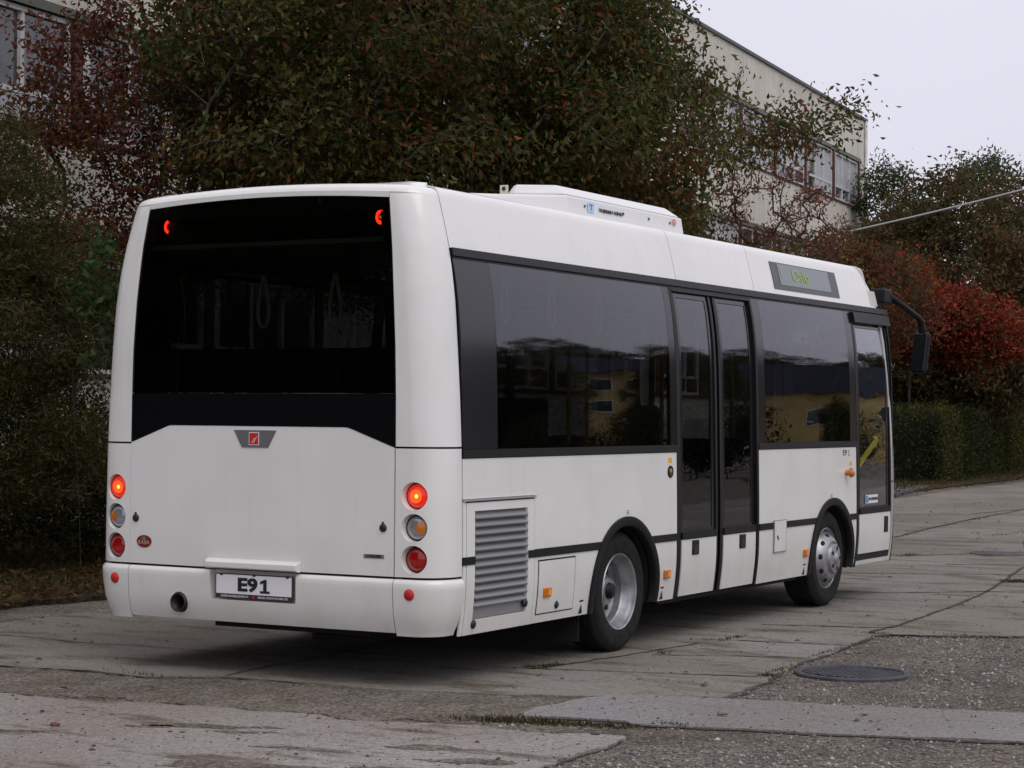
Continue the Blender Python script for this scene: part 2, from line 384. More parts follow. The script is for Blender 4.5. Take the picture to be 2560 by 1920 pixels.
# engine door with louvres
door = side_patch('engine_door', lin(0.050, 0.908, .12), 0.309, 1.118, M_WHITE, th=0.03, off=0.002, dz=.06)
cb = MB(); cb.box(1.2, 1.5, 0.148, 0.818, 0.400, 1.066)
co = cb.obj('c', M_WHITE); cut(door, [co])
side_patch('engine_door_rail', [0.006, 0.918], 1.128, 1.139, M_ALUL, off=0.012, th=0.02, dz=.01)
side_patch('engine_door_head', [0.06, 0.90], 1.1195, 1.1265, M_BLACK, off=-0.004, th=0.02, dz=.01)
lv = MB(); nL = 12; z0, z1 = 0.475, 1.064
ys = [0.15, 0.816]
for i in range(nL):
    zb = z0 + (z1 - z0) * i / nL; h = (z1 - z0) / nL
    prof = [(zb, 0.004), (zb + h * .18, 0.007), (zb + h * .75, -0.022), (zb + h, -0.030), (zb + h, -0.036), (zb, -0.036)]
    vs = []
    for y in ys: vs += [sp(y, z, o_) for z, o_ in prof]
    n = len(prof); fs = [(k, (k + 1) % n, (k + 1) % n + n, k + n) for k in range(n)]
    lv.add(vs, fs)
vs = [sp(ys[0], .402, -.012), sp(ys[1], .402, -.012), sp(ys[1], .476, -.012), sp(ys[0], .476, -.012)]
lv.add(vs, [(0, 1, 2, 3)])
lo = lv.obj('louvre_grille', M_ALU, door)
def knob(y, z, r=.026, par=BUS, side=1):
    M_ = Matrix.Translation(sp(y, z, .0, side)) @ Matrix.Rotation(PI / 2, 4, 'Y')
    m = MB(); m.lathe([(0, .016), (r * .6, .016), (r, .008), (r, -.002), (0, -.002)], M_, 20); return m.obj('lock_knob', M_INK, par, True)
knob(0.165, .372, .028, door); knob(0.80, .455, .028, door)
# small hatch
hat = side_patch('service_hatch', [.972, 1.468], .370, .706, M_WHITE, off=.004, th=.01)
for a, b, c, d in ((.958, .968, .36, .716), (1.472, 1.477, .36, .716)): side_patch('hatch_gap', [a, b], c, d, M_BLACK, off=.0015, th=.005).parent = hat
side_patch('hatch_gap', [.958, 1.477], .360, .366, M_BLACK, off=.0015, th=.005).parent = hat
side_patch('hatch_gap', [.958, 1.477], .709, .719, M_BLACK, off=.0015, th=.005).parent = hat
for q in hat.children: adopt(q, hat)
knob(1.234, .410, .026, hat)
def marker(y, z, s=.052):
    b = side_patch('marker_lamp', [y - s * .95, y + s * .95], z - .033, z + .033, M_AMBER, off=.018, th=.03, dz=.03); bevel(b, .008)
    c = side_patch('bulb_glow', [y + .002, y + s * .62], z - .018, z + .018, M_AMBLIT, off=.0195, th=.004, dz=.03); adopt(c, b)
marker(1.082, .504); marker(2.925, .503); marker(5.693, .505)
def jack(y, z=.352):
    m = MB(); 
    m.add([sp(y - .028, z - .032, .0015), sp(y + .032, z - .032, .0015), sp(y + .004, z + .035, .0015)], [(0, 1, 2)])
    m.add([sp(y - .026, z + .048, .0015), sp(y + .03, z + .048, .0015), sp(y + .03, z + .060, .0015), sp(y - .026, z + .060, .0015)], [(0, 1, 2, 3)])
    m.obj('jacking_mark', M_INK, BUS)
jack(1.60); jack(2.875); jack(5.70, .35); jack(6.905, .34)
def psi(y, z):
    m = MB()
    for k in range(3):
        a = z + k * .011
        m.add([sp(y - .022, a, .0012), sp(y + .022, a, .0012), sp(y + .022, a + .004, .0012), sp(y - .022, a + .004, .0012)], [(0, 1, 2, 3)])
    m.obj('tyre_mark', M_INK, BUS)
psi(2.27, .965); psi(6.30, .955)
# round door buttons with yellow stickers
def button(y, z, r=.043):
    M_ = Matrix.Translation(sp(y, z, 0)) @ Matrix.Rotation(PI / 2, 4, 'Y')
    m = MB(); m.lathe([(0, .002), (r * .62, .002), (r * .72, .010), (r, .008), (r * 1.05, 0)], M_, 28); b = m.obj('door_button', M_BLACK, BUS, True)
    m = MB(); m.lathe([(0, .012), (r * .5, .010), (r * .62, .003)], M_, 24); m.obj('button_cap', mat('button_cap_bronze', (.30, .2, .08), .3, metal=.6), b, True)
    s_ = side_patch('button_sticker', [y - .032, y + .030], z + .065, z + .102, M_YSTK, off=.0015, th=.002, dz=.05)
    return b
button(2.978, 1.249); button(6.79, 1.160, .040)
m = MB(); M_ = Matrix.Translation(sp(6.665, 1.163, 0)) @ Matrix.Rotation(PI / 2, 4, 'Y') 
m.lathe([(0, .075), (.034, .073), (.038, .065), (.022, .005), (.026, 0)], M_, 22); m.obj('side_indicator', M_AMBER, BUS, True)
# side fleet number
Mside = lambda y, z, off=.002: Matrix.Translation(sp(y, z, off)) @ Matrix(((0, 0, 1, 0), (1, 0, 0, 0), (0, 1, 0, 0), (0, 0, 0, 1)))
text_obj('fleet_number', 'E9', .070, Mside(6.640, 1.338), M_INK, BUS, xs=1.5)
def _one(M, h, w_, par):
    q = [(-.3, -.5), (.4, -.5), (.4, -.44), (.12, -.42), (.12, .5), (0, .5), (-.35, .36), (-.33, .30), (-.04, .38), (-.04, -.42), (-.3, -.44)]
    mesh_obj('fleet_number', [M @ Vector((x * w_, y * h, .0005)) for x, y in q], [tuple(range(len(q)))], M_INK, par, False)
_one(Mside(6.742, 1.3375), .050, .055, BUS)
# fuel flap
ff = side_patch('filler_flap', [4.968, 5.22], .552, .803, M_WHITE, off=.012, th=.014)
side_patch('flap_edge', [4.960, 5.228], .545, .551, M_ALU, off=.013, th=.012, dz=.02).parent = ff
side_patch('flap_edge', [4.960, 5.228], .804, .808, M_ALU, off=.013, th=.012, dz=.02).parent = ff
side_patch('flap_edge', [4.962, 4.967], .552, .803, M_ALU, off=.012, th=.012, dz=.1).parent = ff
side_patch('flap_edge', [5.221, 5.226], .552, .803, M_ALU, off=.012, th=.012, dz=.1).parent = ff
for q in ff.children: adopt(q, ff)
k_o = knob(5.03, .672, .018, ff)
k_o = knob(5.045, .655, .012, ff)

# passenger doors (two leaves)
def door_leaf(a, b, nm='passenger_door', gl=M_GLASSW, zb=.812, zt=2.545, top=2.585, wh=(.316, .736)):
    f = side_patch(nm, [a, b], wh[0] - .006, top, M_FRAME, off=-.022, th=.018)
    cbx = MB(); cbx.box(1.1, 1.5, a + .11, b - .055, zb, zt); c = cbx.obj('c', M_FRAME); cut(f, [c])
    side_patch('door_glass', lin(a + .112, b - .057, .12), zb, zt, gl, off=-.026, th=.004, dz=.05).parent = f
    side_patch('door_panel', [a + .055, b - .002], wh[0], wh[1], M_WHITE, off=-.006, th=.014).parent = f
    side_patch('door_strip', [a + .055, b - .002], wh[1] + .003, wh[1] + .055, M_TRIM, off=.0, th=.02, dz=.03).parent = f
    side_patch('door_edge_rubber', [a, a + .05], wh[0] - .004, top, M_TRIM, off=-.012, th=.02).parent = f
    side_patch('door_edge_rubber', [b - .0, b + .04], wh[0] - .004, top, M_BLACK, off=-.012, th=.02).parent = f
    for q in f.children: adopt(q, f)
    return f
L1 = door_leaf(3.14, 3.83); L2 = door_leaf(3.915, 4.61)
for y, d_ in ((3.435, L1), (4.335, L2)):
    h = side_patch('door_handle', [y - .06, y + .06], .615, .726, M_BLACK, off=.002, th=.012); adopt(h, d_); bevel(h, .012)
    g_ = side_patch('handle_recess', [y - .04, y + .04], .625, .69, M_INK, off=.0035, th=.002); g_.parent = d_; adopt(g_, d_)
side_patch('door_frame', [3.098, 3.137], .305, 2.611, M_TRIM, off=.002, th=.03)
side_patch('door_frame', [4.625, 4.662], .305, 2.611, M_TRIM, off=.002, th=.03)
side_patch('door_header', [3.14, 4.622], 2.588, 2.611, M_TRIM, off=.004, th=.03, dz=.02)
# front door
FD = door_leaf(6.985, 7.885, 'front_door', M_GLASSF, .842, 2.475, 2.50, (.415, .775))
h = side_patch('door_handle', [7.70, 7.80], .585, .735, M_BLACK, off=.002, th=.012); adopt(h, FD); bevel(h, .012)
v_ = side_patch('door_visor', [6.985, 7.96], 2.515, 2.605, M_TRIM, off=.03, th=.05); 
side_patch('front_door_sill', [6.99, 7.90], .318, .352, M_WHITE, off=-.004, th=.02)
side_patch('front_door_sill_strip', [6.99, 7.90], .354, .413, M_DARK, off=-.012, th=.01)  # black strip between the door panel and the sill
side_patch('door_frame', [6.948, 6.982], .305, 2.611, M_TRIM, off=.002, th=.03)
side_patch('door_frame', [7.928, 7.948], .305, 2.611, M_BLACK, off=.0, th=.03)
# sticker on the front door glass
st = side_patch('door_sticker', [7.23, 7.56], .868, .945, M_PLATE, off=-.0185, th=.001, dz=.03)
s2 = side_patch('sticker_logo', [7.24, 7.30], .876, .937, M_BLUE, off=-.0175, th=.001, dz=.03); adopt(s2, st)
text_obj('sticker_text', 'AIR CONDITIONED', .036, Mside(7.43, .907, -.015), M_INK, BUS, xs=.78, bold=.0006)
text_obj('sticker_mark', 'T', .05, Mside(7.27, .907, -.0155), M_PLATE, BUS, xs=.9, bold=.001)

# destination display
dd = side_patch('destination_display', lin(5.262, 6.80, .25), 2.725, 2.955, mat('display_frame', (.055, .05, .055), .35), off=.006, th=.012, dz=.04)
dg_ = side_patch('display_glass', lin(5.41, 6.60, .25), 2.765, 2.945, M_LED, off=.009, th=.004, dz=.04); adopt(dg_, dd)
ang = math.atan2(hw(2.79) - hw(2.91), .12)
Mt = Matrix.Translation(sp(5.90, 2.855, .0115)) @ Matrix.Rotation(-ang, 4, 'Y') @ Matrix(((0, 0, 1, 0), (1, 0, 0, 0), (0, 1, 0, 0), (0, 0, 0, 1)))
text_obj('display_text', 'Oslo', .150, Mt, M_LEDT, dd, xs=1.35, shear=.0)
Mt = Matrix.Translation(sp(5.46, 2.872, .0115)) @ Matrix.Rotation(-ang, 4, 'Y') @ Matrix(((0, 0, 1, 0), (1, 0, 0, 0), (0, 1, 0, 0), (0, 0, 0, 1)))
text_obj('display_text', '1', .12, Mt, M_LEDT, dd, xs=1.3)

# ---- rear
RC = 0.20
def rake(z): return float(np.interp(z, [0, 2.1, 2.4, 2.75, 2.97, 3.05], [0, 0, .006, .026, .046, .06]))
def rear_pt(u, z, off=0.0):
    H = hw(z); uc = H - RC; a = abs(u); s_ = 1 if u >= 0 else -1
    yb = -.262 + rake(z)
    if a <= uc: return (u, yb - .022 * (1 - (a / uc) ** 2) - off, z)
    return (u, yb, z)
def path(z, off=0.0, u0=None, nflat=3, narc=9, right=True):
    """points from u0 on the flat back round the corner to the side seam (y=0)"""
    H = hw(z); uc = H - RC; yb = -.262 + rake(z); r = RC; pts = []
    u0_ = uc - .1 if u0 is None else u0
    s0 = min(u0_, uc)
    for i in range(nflat):
        u = s0 + (uc - s0) * i / nflat; pts.append((u, yb - .022 * (1 - (u / uc) ** 2) - off))
    a0 = 0.0
    if u0_ > uc: a0 = math.asin(min(1, (u0_ - uc) / r))
    for i in range(narc + 1):
        a = a0 + (PI / 2 - a0) * i / narc
        pts.append((uc + (r + off) * math.sin(a), yb + r - (r + off) * math.cos(a)))
    ys_ = yb + r
    for i in (1, 2): pts.append((H + off, ys_ + (-.006 - ys_) * i / 2))
    k = 1 if right else -1
    return [(k * x, y, z) for x, y in pts]
def corner_patch(name, zs, u0f, mat_, right, off=0.0, th=.02, par=BUS, offf=None):
    of = offf or (lambda z: off)
    P = [path(z, of(z), u0f(z), right=right) for z in zs]; Q = [path(z, of(z) - th, u0f(z), right=right) for z in zs]
    return solid_grid(name, P, Q, mat_, par)
def win_u(z): return float(np.interp(z, [1.46, 1.77, 2.05, 2.38, 2.71, 2.98, 3.03], [1.018, 1.016, 1.010, .990, .962, .925, .915]))
def win_top(u): return 2.975 + .037 * (1 - (u / .93) ** 2)
ZT = lambda u: 3.0 + .045 * max(0, 1 - (u / 1.12) ** 2)
# upper rear cap: left and right corner posts + header + rolled edge into the roof
zs_c = lin(1.462, 2.96, .1) + [2.985, 3.0]
for right in (True, False): corner_patch('rear_corner_post', zs_c, lambda z: win_u(z) + .006, M_WHITE, right)
us = [(-.925 + 1.85 * i / 28) for i in range(29)]
P = []; Q = []
def roll(u, y, k):   # roll from the top ring onto the roof
    return None
rings = [(0, 0), (.008, .018), (.022, .034), (.045, .045), (.08, .052)]
full = [(x, y) for x, y, z in path(3.0, 0, .93, right=False)][::-1] + [(u, rear_pt(u, 3.0)[1]) for u in us[1:-1]] + [(x, y) for x, y, z in path(3.0, 0, .93, right=True)]
nrm = []
for i in range(len(full)):
    a = Vector(full[max(i - 1, 0)]); b = Vector(full[min(i + 1, len(full) - 1)]); d = (b - a).normalized(); nrm.append((-d.y, d.x))
P = []
for (din, dz_) in rings:
    P.append([(x + nx * din, y + ny * din if abs(y + .006) > 1e-4 else y, max(3.0, ZT(x)) + dz_ if dz_ > 0 else max(3.0, ZT(x))) for (x, y), (nx, ny) in zip(full, nrm)])
last = P[-1]
for t in (.5, 1.0):
    P.append([(x, y + (-.004 - y) * t, z + (min(z + .03, 3.095) - z) * t) for x, y, z in last])
Q = [[(x * .99, y + .008, z - .02) for x, y, z in r] for r in P]
o = solid_grid('rear_roof_edge', P, Q, M_WHITE, BUS)
P = []
for t in (0, .5, 1.0):
    P.append([(u, rear_pt(u, 2.99)[1] , win_top(u) + .004 + (max(3.0, ZT(u)) - win_top(u) - .004) * t) for u in us])
Q = [[(x, y + .02, z) for x, y, z in r] for r in P]
solid_grid('rear_header', P, Q, M_WHITE, BUS)
# fill between corner post top edge and header
# rear glass
def hatch_top(u):
    a = abs(u + .01)
    return 1.573 if a < .688 else 1.573 - (a - .688) / (1.012 - .688) * .115
us_ = [-1 + 2 * i / 40 for i in range(41)]
def rear_area(name, zb, zt, mat_, off, th, par=BUS, nr=10, wf=win_u, inset=0.0):
    P = []; Q = []
    for i in range(nr + 1):
        f = i / nr; r1_ = []; r2_ = []
        for s_ in us_:
            b = zb(s_ * 1.0) if callable(zb) else zb; t = zt(s_ * .93) if callable(zt) else zt
            z = b + (t - b) * f; u = s_ * (wf(z) - inset)
            r1_.append(rear_pt(u, z, off)); r2_.append(rear_pt(u, z, off - th))
        P.append(r1_); Q.append(r2_)
    return solid_grid(name, P, Q, mat_, par)
rw = rear_area('rear_window', 1.783, win_top, M_GLASSR, .003, .004)
rp = rear_area('rear_black_panel', lambda s_: hatch_top(s_ * 1.012) + .003, lambda s_: 1.777, M_GLOSSB, .003, .01)
# frame print behind the glass: border strips
bd = MB()
def rstrip(mb, u0, u1, z0, z1, off):
    n = 12; vs = []; fs = []
    for i in range(n + 1):
        u = u0 + (u1 - u0) * i / n; 
        vs += [rear_pt(u, z0, off), rear_pt(u, z1, off)]
    for i in range(n): fs.append((2 * i, 2 * i + 1, 2 * i + 3, 2 * i + 2))
    mb.add(vs, fs)
m = MB(); rstrip(m, -1.0, 1.0, 1.785, 2.06, -.012); m.obj('window_mask', M_DARK, rw)
m = MB(); rstrip(m, -.99, .99, 1.905, 1.911, -.009); m.obj('window_ledge_line', M_TRIM, rw)
m = MB(); rstrip(m, -.93, .93, 2.90, 3.0, -.012); m.obj('window_mask', M_DARK, rw)
for k in (-1, 1):
    m = MB(); vs = []; 
    zs = lin(2.06, 2.96, .1)
    for z in zs: vs += [rear_pt(k * win_u(z), z, -.012), rear_pt(k * (win_u(z) - .07), z, -.012)]
    m.add(vs, [(2 * i, 2 * i + 1, 2 * i + 3, 2 * i + 2) for i in range(len(zs) - 1)]); m.obj('window_mask', M_DARK, rw)
# high level lamps behind the glass
for u in (-.775, .865):
    M_ = Matrix.Translation((u, -.262 + .065, 2.86)) @ Matrix.Rotation(PI / 2, 4, 'X')
    m = MB(); m.lathe([(.048, -.004), (.048, .012), (.0, .012)], M_, 28); l_ = m.obj('high_brake_lamp', M_REDDARK, BUS, True)
    m = MB(); vs = []; a0, a1 = (1.65, 4.6) if u < 0 else (1.05, 5.0)
    for t in np.linspace(a0, a1, 22):
        for r_, h_ in ((.024, .0135), (.030, .018), (.042, .018), (.046, .0135)): vs.append(tuple(M_ @ Vector((r_ * math.cos(t) * .85, r_ * math.sin(t), h_))))
    m.add(vs, [(4 * i + j, 4 * i + j + 1, 4 * i + j + 5, 4 * i + j + 4) for i in range(21) for j in range(3)]); m.obj('led_ring', M_REDLED, l_, True)
    if u > 0: m = MB(); m.lathe([(.0, .017), (.010, .0135)], M_, 16); m.obj('led_dot', M_BULB, l_, True)
# engine hatch
us_h = sorted(set([round(-1.022 + 2.036 * i / 36, 4) for i in range(37)] + [-.698, .678]))
P = []; Q = []
for f in lin(0, 1, .1):
    P.append([rear_pt(u, .676 + (hatch_top(u) - .676) * f, 0) for u in us_h]); Q.append([rear_pt(u, .676 + (hatch_top(u) - .676) * f, -.02) for u in us_h])
hatch = solid_grid('engine_hatch', P, Q, M_WHITE, BUS)
# make/model badges
bz = -.262 - .022
def rear_poly(name, pts, mat_, par, off=.003, th=.003):
    n = len(pts); vs = [rear_pt(u, z, off) for u, z in pts] + [rear_pt(u, z, off - th) for u, z in pts]
    fs = [tuple(range(n - 1, -1, -1)), tuple(range(n, 2 * n))] + [(i, (i + 1) % n, (i + 1) % n + n, i + n) for i in range(n)]
    return mesh_obj(name, vs, fs, mat_, par, False)
bd = rear_poly('maker_badge', [(-.175, 1.549), (.152, 1.549), (.09, 1.441), (-.112, 1.441)], M_BADGE, hatch, .005, .006)
rear_poly('badge_border', [(-.056, 1.536), (.022, 1.536), (.022, 1.455), (-.056, 1.455)], M_PLATE, bd, .0065, .002)
rear_poly('badge_emblem', [(-.051, 1.531), (.017, 1.531), (.017, 1.460), (-.051, 1.460)], M_REDP, bd, .008, .002)
rear_poly('emblem_stroke', [(-.036, 1.468), (-.012, 1.500), (-.008, 1.500), (-.032, 1.468)], M_PLATE, bd, .009, .001)
rear_poly('emblem_stroke', [(-.022, 1.468), (.006, 1.512), (.010, 1.512), (-.018, 1.468)], M_PLATE, bd, .009, .001)
ov = [(-.902 + .062 * math.cos(a), .819 + .040 * math.sin(a)) for a in np.linspace(0, 2 * PI, 33)[:-1]]
M_OV = mat('oval_badge_red', (.22, .02, .02), .3)
b2 = rear_poly('oval_badge', ov, M_OV, hatch, .004, .004)
rear_poly('oval_crest', [(-.902 + .02 * math.cos(a), .838 + .014 * math.sin(a)) for a in np.linspace(0, 2 * PI, 17)[:-1]], M_BADGE, b2, .0055, .001)
Mrear = lambda u, z, off: Matrix.Translation(rear_pt(u, z, off)) @ Matrix.Rotation(PI / 2, 4, 'X')
text_obj('badge_text', 'RABA', .036, Mrear(-.902, .811, .006), mat('badge_gold', (.4, .3, .16), .4), b2, xs=1.05, bold=.0006)
rear_poly('model_plaque', [(.805, .806), (.948, .806), (.948, .782), (.805, .782)], M_BADGE, hatch, .003, .003)
text_obj('plaque_text', 'STARLINE', .023, Mrear(.8765, .795, .005), M_INK, hatch, xs=1.05, bold=.0006)
for u in (-.974, .941):
    M_ = Matrix.Translation(rear_pt(u, .968, 0)) @ Matrix.Rotation(PI / 2, 4, 'X')
    m = MB(); m.lathe([(0, .014), (.015, .014), (.024, .008), (.025, 0)], M_, 20)
    m.obox(Matrix.Translation(rear_pt(u, .993, .006)), .005, .005, .012); m.obj('hatch_lock', M_INK, hatch)
# lower lamp corner modules
lampz = (1.164, .973, .782); LU = 1.152
for right in (True, False):
    k = 1 if right else -1
    o = corner_patch('lamp_cluster_panel', lin(.676, 1.450, .06), lambda z: 1.024, M_WHITE, right, th=.075)
    cs = []
    for z in lampz:
        m = MB(); M_ = Matrix.Translation((k * LU, -.5, z)) @ Matrix.Rotation(-PI / 2, 4, 'X')
        m.lathe([(0, 0), (.120, 0), (.078, .292), (.0, .292)], M_, 40)
        c = m.obj('c', M_WHITE); cs.append(c)
        bm = bmesh.new(); bm.from_mesh(c.data); bmesh.ops.remove_doubles(bm, verts=bm.verts, dist=1e-5); bmesh.ops.recalc_face_normals(bm, faces=bm.faces); bm.to_mesh(c.data); bm.free()
    cut(o, cs)
    for i, z in enumerate(lampz):
        M_ = Matrix.Translation((k * LU, -.212, z)) @ Matrix.Rotation(PI / 2, 4, 'X')
        m = MB(); m.lathe([(0, .030), (.03, .029), (.055, .023), (.069, .013), (.073, .002), (.073, -.004)], M_, 36)
        nm = ('tail_lamp', 'indicator_reversing_lamp', 'fog_lamp')[i]
        l_ = m.obj(nm, (M_REDLIT, M_CLEAR, M_REDDARK)[i], BUS, True)
        m = MB(); m.lathe([(.072, .006), (.076, .010), (.080, .0)], M_, 36); m.obj('lens_rim', M_BLACK, l_, True)
        if i == 0:
            m = MB(); m.lathe([(0, .0318), (.02, .0312), (.042, .0275)], M_, 24); m.obj('lens_core', M_GLOW, l_, True)
            m = MB(); m.lathe([(0, .0345), (.010, .0335), (.014, .031)], Matrix.Translation((.006, 0, 0)) @ M_, 16); m.obj('bulb_glow', M_BULB, l_, True)
        if i == 1:   # amber wedge on the outer side
            vs = [M_ @ Vector((k * -.008, 0, .0325))]; 
            for a in np.linspace(-.85, .85, 13):
                for r_, h_ in ((.03, .0305), (.052, .0255), (.067, .0155)): vs.append(M_ @ Vector((k * r_ * math.cos(a), r_ * math.sin(a), h_)))
            fs = []
            for j in range(12):
                b_ = 1 + j * 3; fs += [(0, b_, b_ + 3), (b_, b_ + 1, b_ + 4, b_ + 3), (b_ + 1, b_ + 2, b_ + 5, b_ + 4)]
            mesh_obj('amber_segment', vs, fs, M_AMBER, l_)
# bumper
def boff(z): return float(np.interp(z, [.33, .37, .45, .56, .632, .652, .664], [-.028, -.012, .008, .018, .020, .012, -.004]))
zb_ = lambda a: [a, .345, .37, .41, .45, .5, .55, .6, .632, .645, .655, .662]
for right in (True, False):
    o = corner_patch('bumper_corner', zb_(.318), lambda z: 1.024, M_WHITE, right, th=.03, offf=boff)
    k = 1 if right else -1
    M_ = Matrix.Translation((k * 1.135, -.262 - .018 + .002, .574)) @ Matrix.Rotation(PI / 2, 4, 'X')
    m = MB(); m.lathe([(0, .006), (.034, .006), (.036, 0)], M_, 24); m.obj('round_reflector', M_REDP, o, True)
ub = lin(-1.017, 1.017, .06)
P = []; Q = []
for z in zb_(.335):
    P.append([rear_pt(u, z, boff(z)) for u in ub]); Q.append([rear_pt(u, z, boff(z) - .10) for u in ub])
bump = solid_grid('bumper', P, Q, M_WHITE, BUS)
mm_ = MB(); vs = []
for y, e in ((-.5, .035), (-.245, 0)):
    vs += [(-.335 - e * .6, y, .478), (.312 + e * .6, y, .478), (.325 + e * .6, y, .9), (-.348 - e * .6, y, .9)]
mm_.add(vs, [(0, 1, 2, 3), (7, 6, 5, 4), (0, 4, 5, 1), (1, 5, 6, 2), (2, 6, 7, 3), (3, 7, 4, 0)])
c1_ = mm_.obj('c', M_WHITE); bm = bmesh.new(); bm.from_mesh(c1_.data); bmesh.ops.recalc_face_normals(bm, faces=bm.faces); bm.to_mesh(c1_.data); bm.free()
mc = MB(); mc.lathe([(0, 0), (.066, 0), (.066, .3), (0, .3)], Matrix.Translation((-.596, -.4, .442)) @ Matrix.Rotation(-PI / 2, 4, 'X'), 32)
c2_ = mc.obj('c', M_WHITE); bm = bmesh.new(); bm.from_mesh(c2_.data); bmesh.ops.remove_doubles(bm, verts=bm.verts, dist=1e-5); bmesh.ops.recalc_face_normals(bm, faces=bm.faces); bm.to_mesh(c2_.data); bm.free()
cut(bump, [c1_, c2_])
m = MB(); m.lathe([(.050, -.12), (.050, .155), (.060, .155), (.060, -.12)], Matrix.Translation((-.596, -.15, .442)) @ Matrix.Rotation(PI / 2, 4, 'X'), 28, close=True)
m.lathe([(0, -.1), (.052, -.1)], Matrix.Translation((-.596, -.15, .442)) @ Matrix.Rotation(PI / 2, 4, 'X'), 28)
m.obj('exhaust_pipe', mat('exhaust_metal', (.035, .03, .028), .5, metal=.6), BUS, True)
# number plate
pu, pz_ = 0.0, .566; py = -.300
pl = MB(); pl.box(-.300, .300, py, py + .012, .487, .645); plate = pl.obj('number_plate', M_PLATEB, BUS); bevel(plate, .004)
m = MB(); m.box(-.290, .290, py - .003, py, .518, .638); m.obj('plate_face', M_PLATE, plate)
Mp = lambda u, z: Matrix.Translation((u, py - .005, z)) @ Matrix.Rotation(PI / 2, 4, 'X')
text_obj('plate_number', 'E9', .112, Mp(-.046, .574), M_INK, plate, xs=1.42, bold=.0045)
def one_glyph(o_, h, w_, M, par, name):
    q = [(-.55, -.5), (.6, -.5), (.6, -.33), (.24, -.33), (.24, .5), (-.06, .5), (-.55, .34), (-.55, .15), (-.17, .24), (-.17, -.33), (-.55, -.33)]
    mesh_obj(name, [M @ Vector((x * w_, y * h, .0005)) for x, y in q], [tuple(range(len(q)))], M_INK, par, False)
one_glyph(0, .086, .064, Mp(.088, .5735), plate, 'plate_digit')
text_obj('plate_caption', 'EGYEDI AUTÓBUSZGYÁR KFT.', .0185, Matrix.Translation((-.145, py - .002, .502)) @ Matrix.Rotation(PI / 2, 4, 'X'), M_PLATE, plate, xs=.86)
text_obj('plate_caption', 'SPECIAL COACH FACTORY LTD.', .0185, Matrix.Translation((.15, py - .002, .502)) @ Matrix.Rotation(PI / 2, 4, 'X'), M_PLATE, plate, xs=.86)
m = MB(); m.box(-.012, .005, py - .0025, py, .494, .511); m.obj('plate_emblem', M_REDP, plate)
m = MB()
for x in (-.26, -.005, .25): m.box(x, x + .02, py - .006, py, .632, .644)
m.obj('plate_clip', M_INK, plate)
# handle hood above the plate
m = MB(); prof = [(-.284, .738), (-.315, .728), (-.330, .716), (-.330, .682), (-.315, .674), (-.284, .674)]
vs = [(-.372, y, z) for y, z in prof] + [(.350, y, z) for y, z in prof]; n = len(prof)
vs = [(x + (.012 if (i < n and y < -.32) else (-.012 if y < -.32 else 0)), y, z) for i, (x, y, z) in enumerate(vs)]
m.add(vs, [(i, (i + 1) % n, (i + 1) % n + n, i + n) for i in range(n)] + [tuple(range(n - 1, -1, -1)), tuple(range(n, 2 * n))]); hd = m.obj('grip_hood', M_WHITE, hatch); bevel(hd, .004)

# ---- dark inner shell behind the panels
def shell(zs, inset, y0, y1, name='body_frame'):
    m = MB()
    for side in (1, -1):
        vs = []; 
        for z in zs:
            x = side * (hw(z) - inset); vs += [(x, y0, z), (x, y1, z)]
        m.add(vs, [(2 * i, 2 * i + 1, 2 * i + 3, 2 * i + 2) for i in range(len(zs) - 1)])
    # back
    P = [[(x, y + inset, z) for x, y, z in (path(z, -inset, .0, right=False)[::-1] + path(z, -inset, .0, right=True))] for z in zs]
    K = len(P[0]); vs = [p for r in P for p in r]
    m.add(vs, [(i * K + j, i * K + j + 1, (i + 1) * K + j + 1, (i + 1) * K + j) for i in range(len(P) - 1) for j in range(K - 1)])
    return m.obj(name, M_DARK, BUS, True)
# lower shell in stretches between wheel wells
m = MB()
for side in (1, -1):
    for a, b, zt_ in ([(-.03, YC1 - .52, 1.39), (YC1 + .52, 3.11, 1.39), (3.11, 4.65, .80), (4.65, YC2 - .52, 1.39), (YC2 + .52, 6.96, 1.39), (6.96, 7.95, .83)] if side == 1 else [(-.03, YC1 - .52, 1.39), (YC1 + .52, YC2 - .52, 1.39), (YC2 + .52, 7.95, 1.39)]):
        zs = [.33, .5, .65, zt_]; vs = []
        for z in zs: vs += [(side * (hw(z) - .045), a, z), (side * (hw(z) - .045), b, z)]
        m.add(vs, [(2 * i, 2 * i + 1, 2 * i + 3, 2 * i + 2) for i in range(3)])
    for a, b in ([(-.03, 3.11), (4.65, 6.96)] if side == 1 else [(-.03, 7.95)]):
        zs = [.93, 1.39, 1.446]; vs = []
        for z in zs: vs += [(side * (hw(z) - .046), a, z), (side * (hw(z) - .046), b, z)]
        m.add(vs, [(2 * i, 2 * i + 1, 2 * i + 3, 2 * i + 2) for i in range(2)])
    zs = [2.60, 2.7, 2.8, 2.9, 3.0, 3.05]; vs = []
    for z in zs: vs += [(side * (hw(z) - .03), -.02, z), (side * (hw(z) - .03), 7.6, z)]
    m.add(vs, [(2 * i, 2 * i + 1, 2 * i + 3, 2 * i + 2) for i in range(5)])
for zs, ins in (([.36, .5, .66, .9, 1.2, 1.5, 1.78], .10),):
    P = [[(x, y, z) for x, y, z in (path(z, -ins, .0, right=False)[::-1] + path(z, -ins, .0, right=True))] for z in zs]
    K = len(P[0]); vs = [p for r in P for p in r]
    m.add(vs, [(i * K + j, i * K + j + 1, (i + 1) * K + j + 1, (i + 1) * K + j) for i in range(len(P) - 1) for j in range(K - 1)])
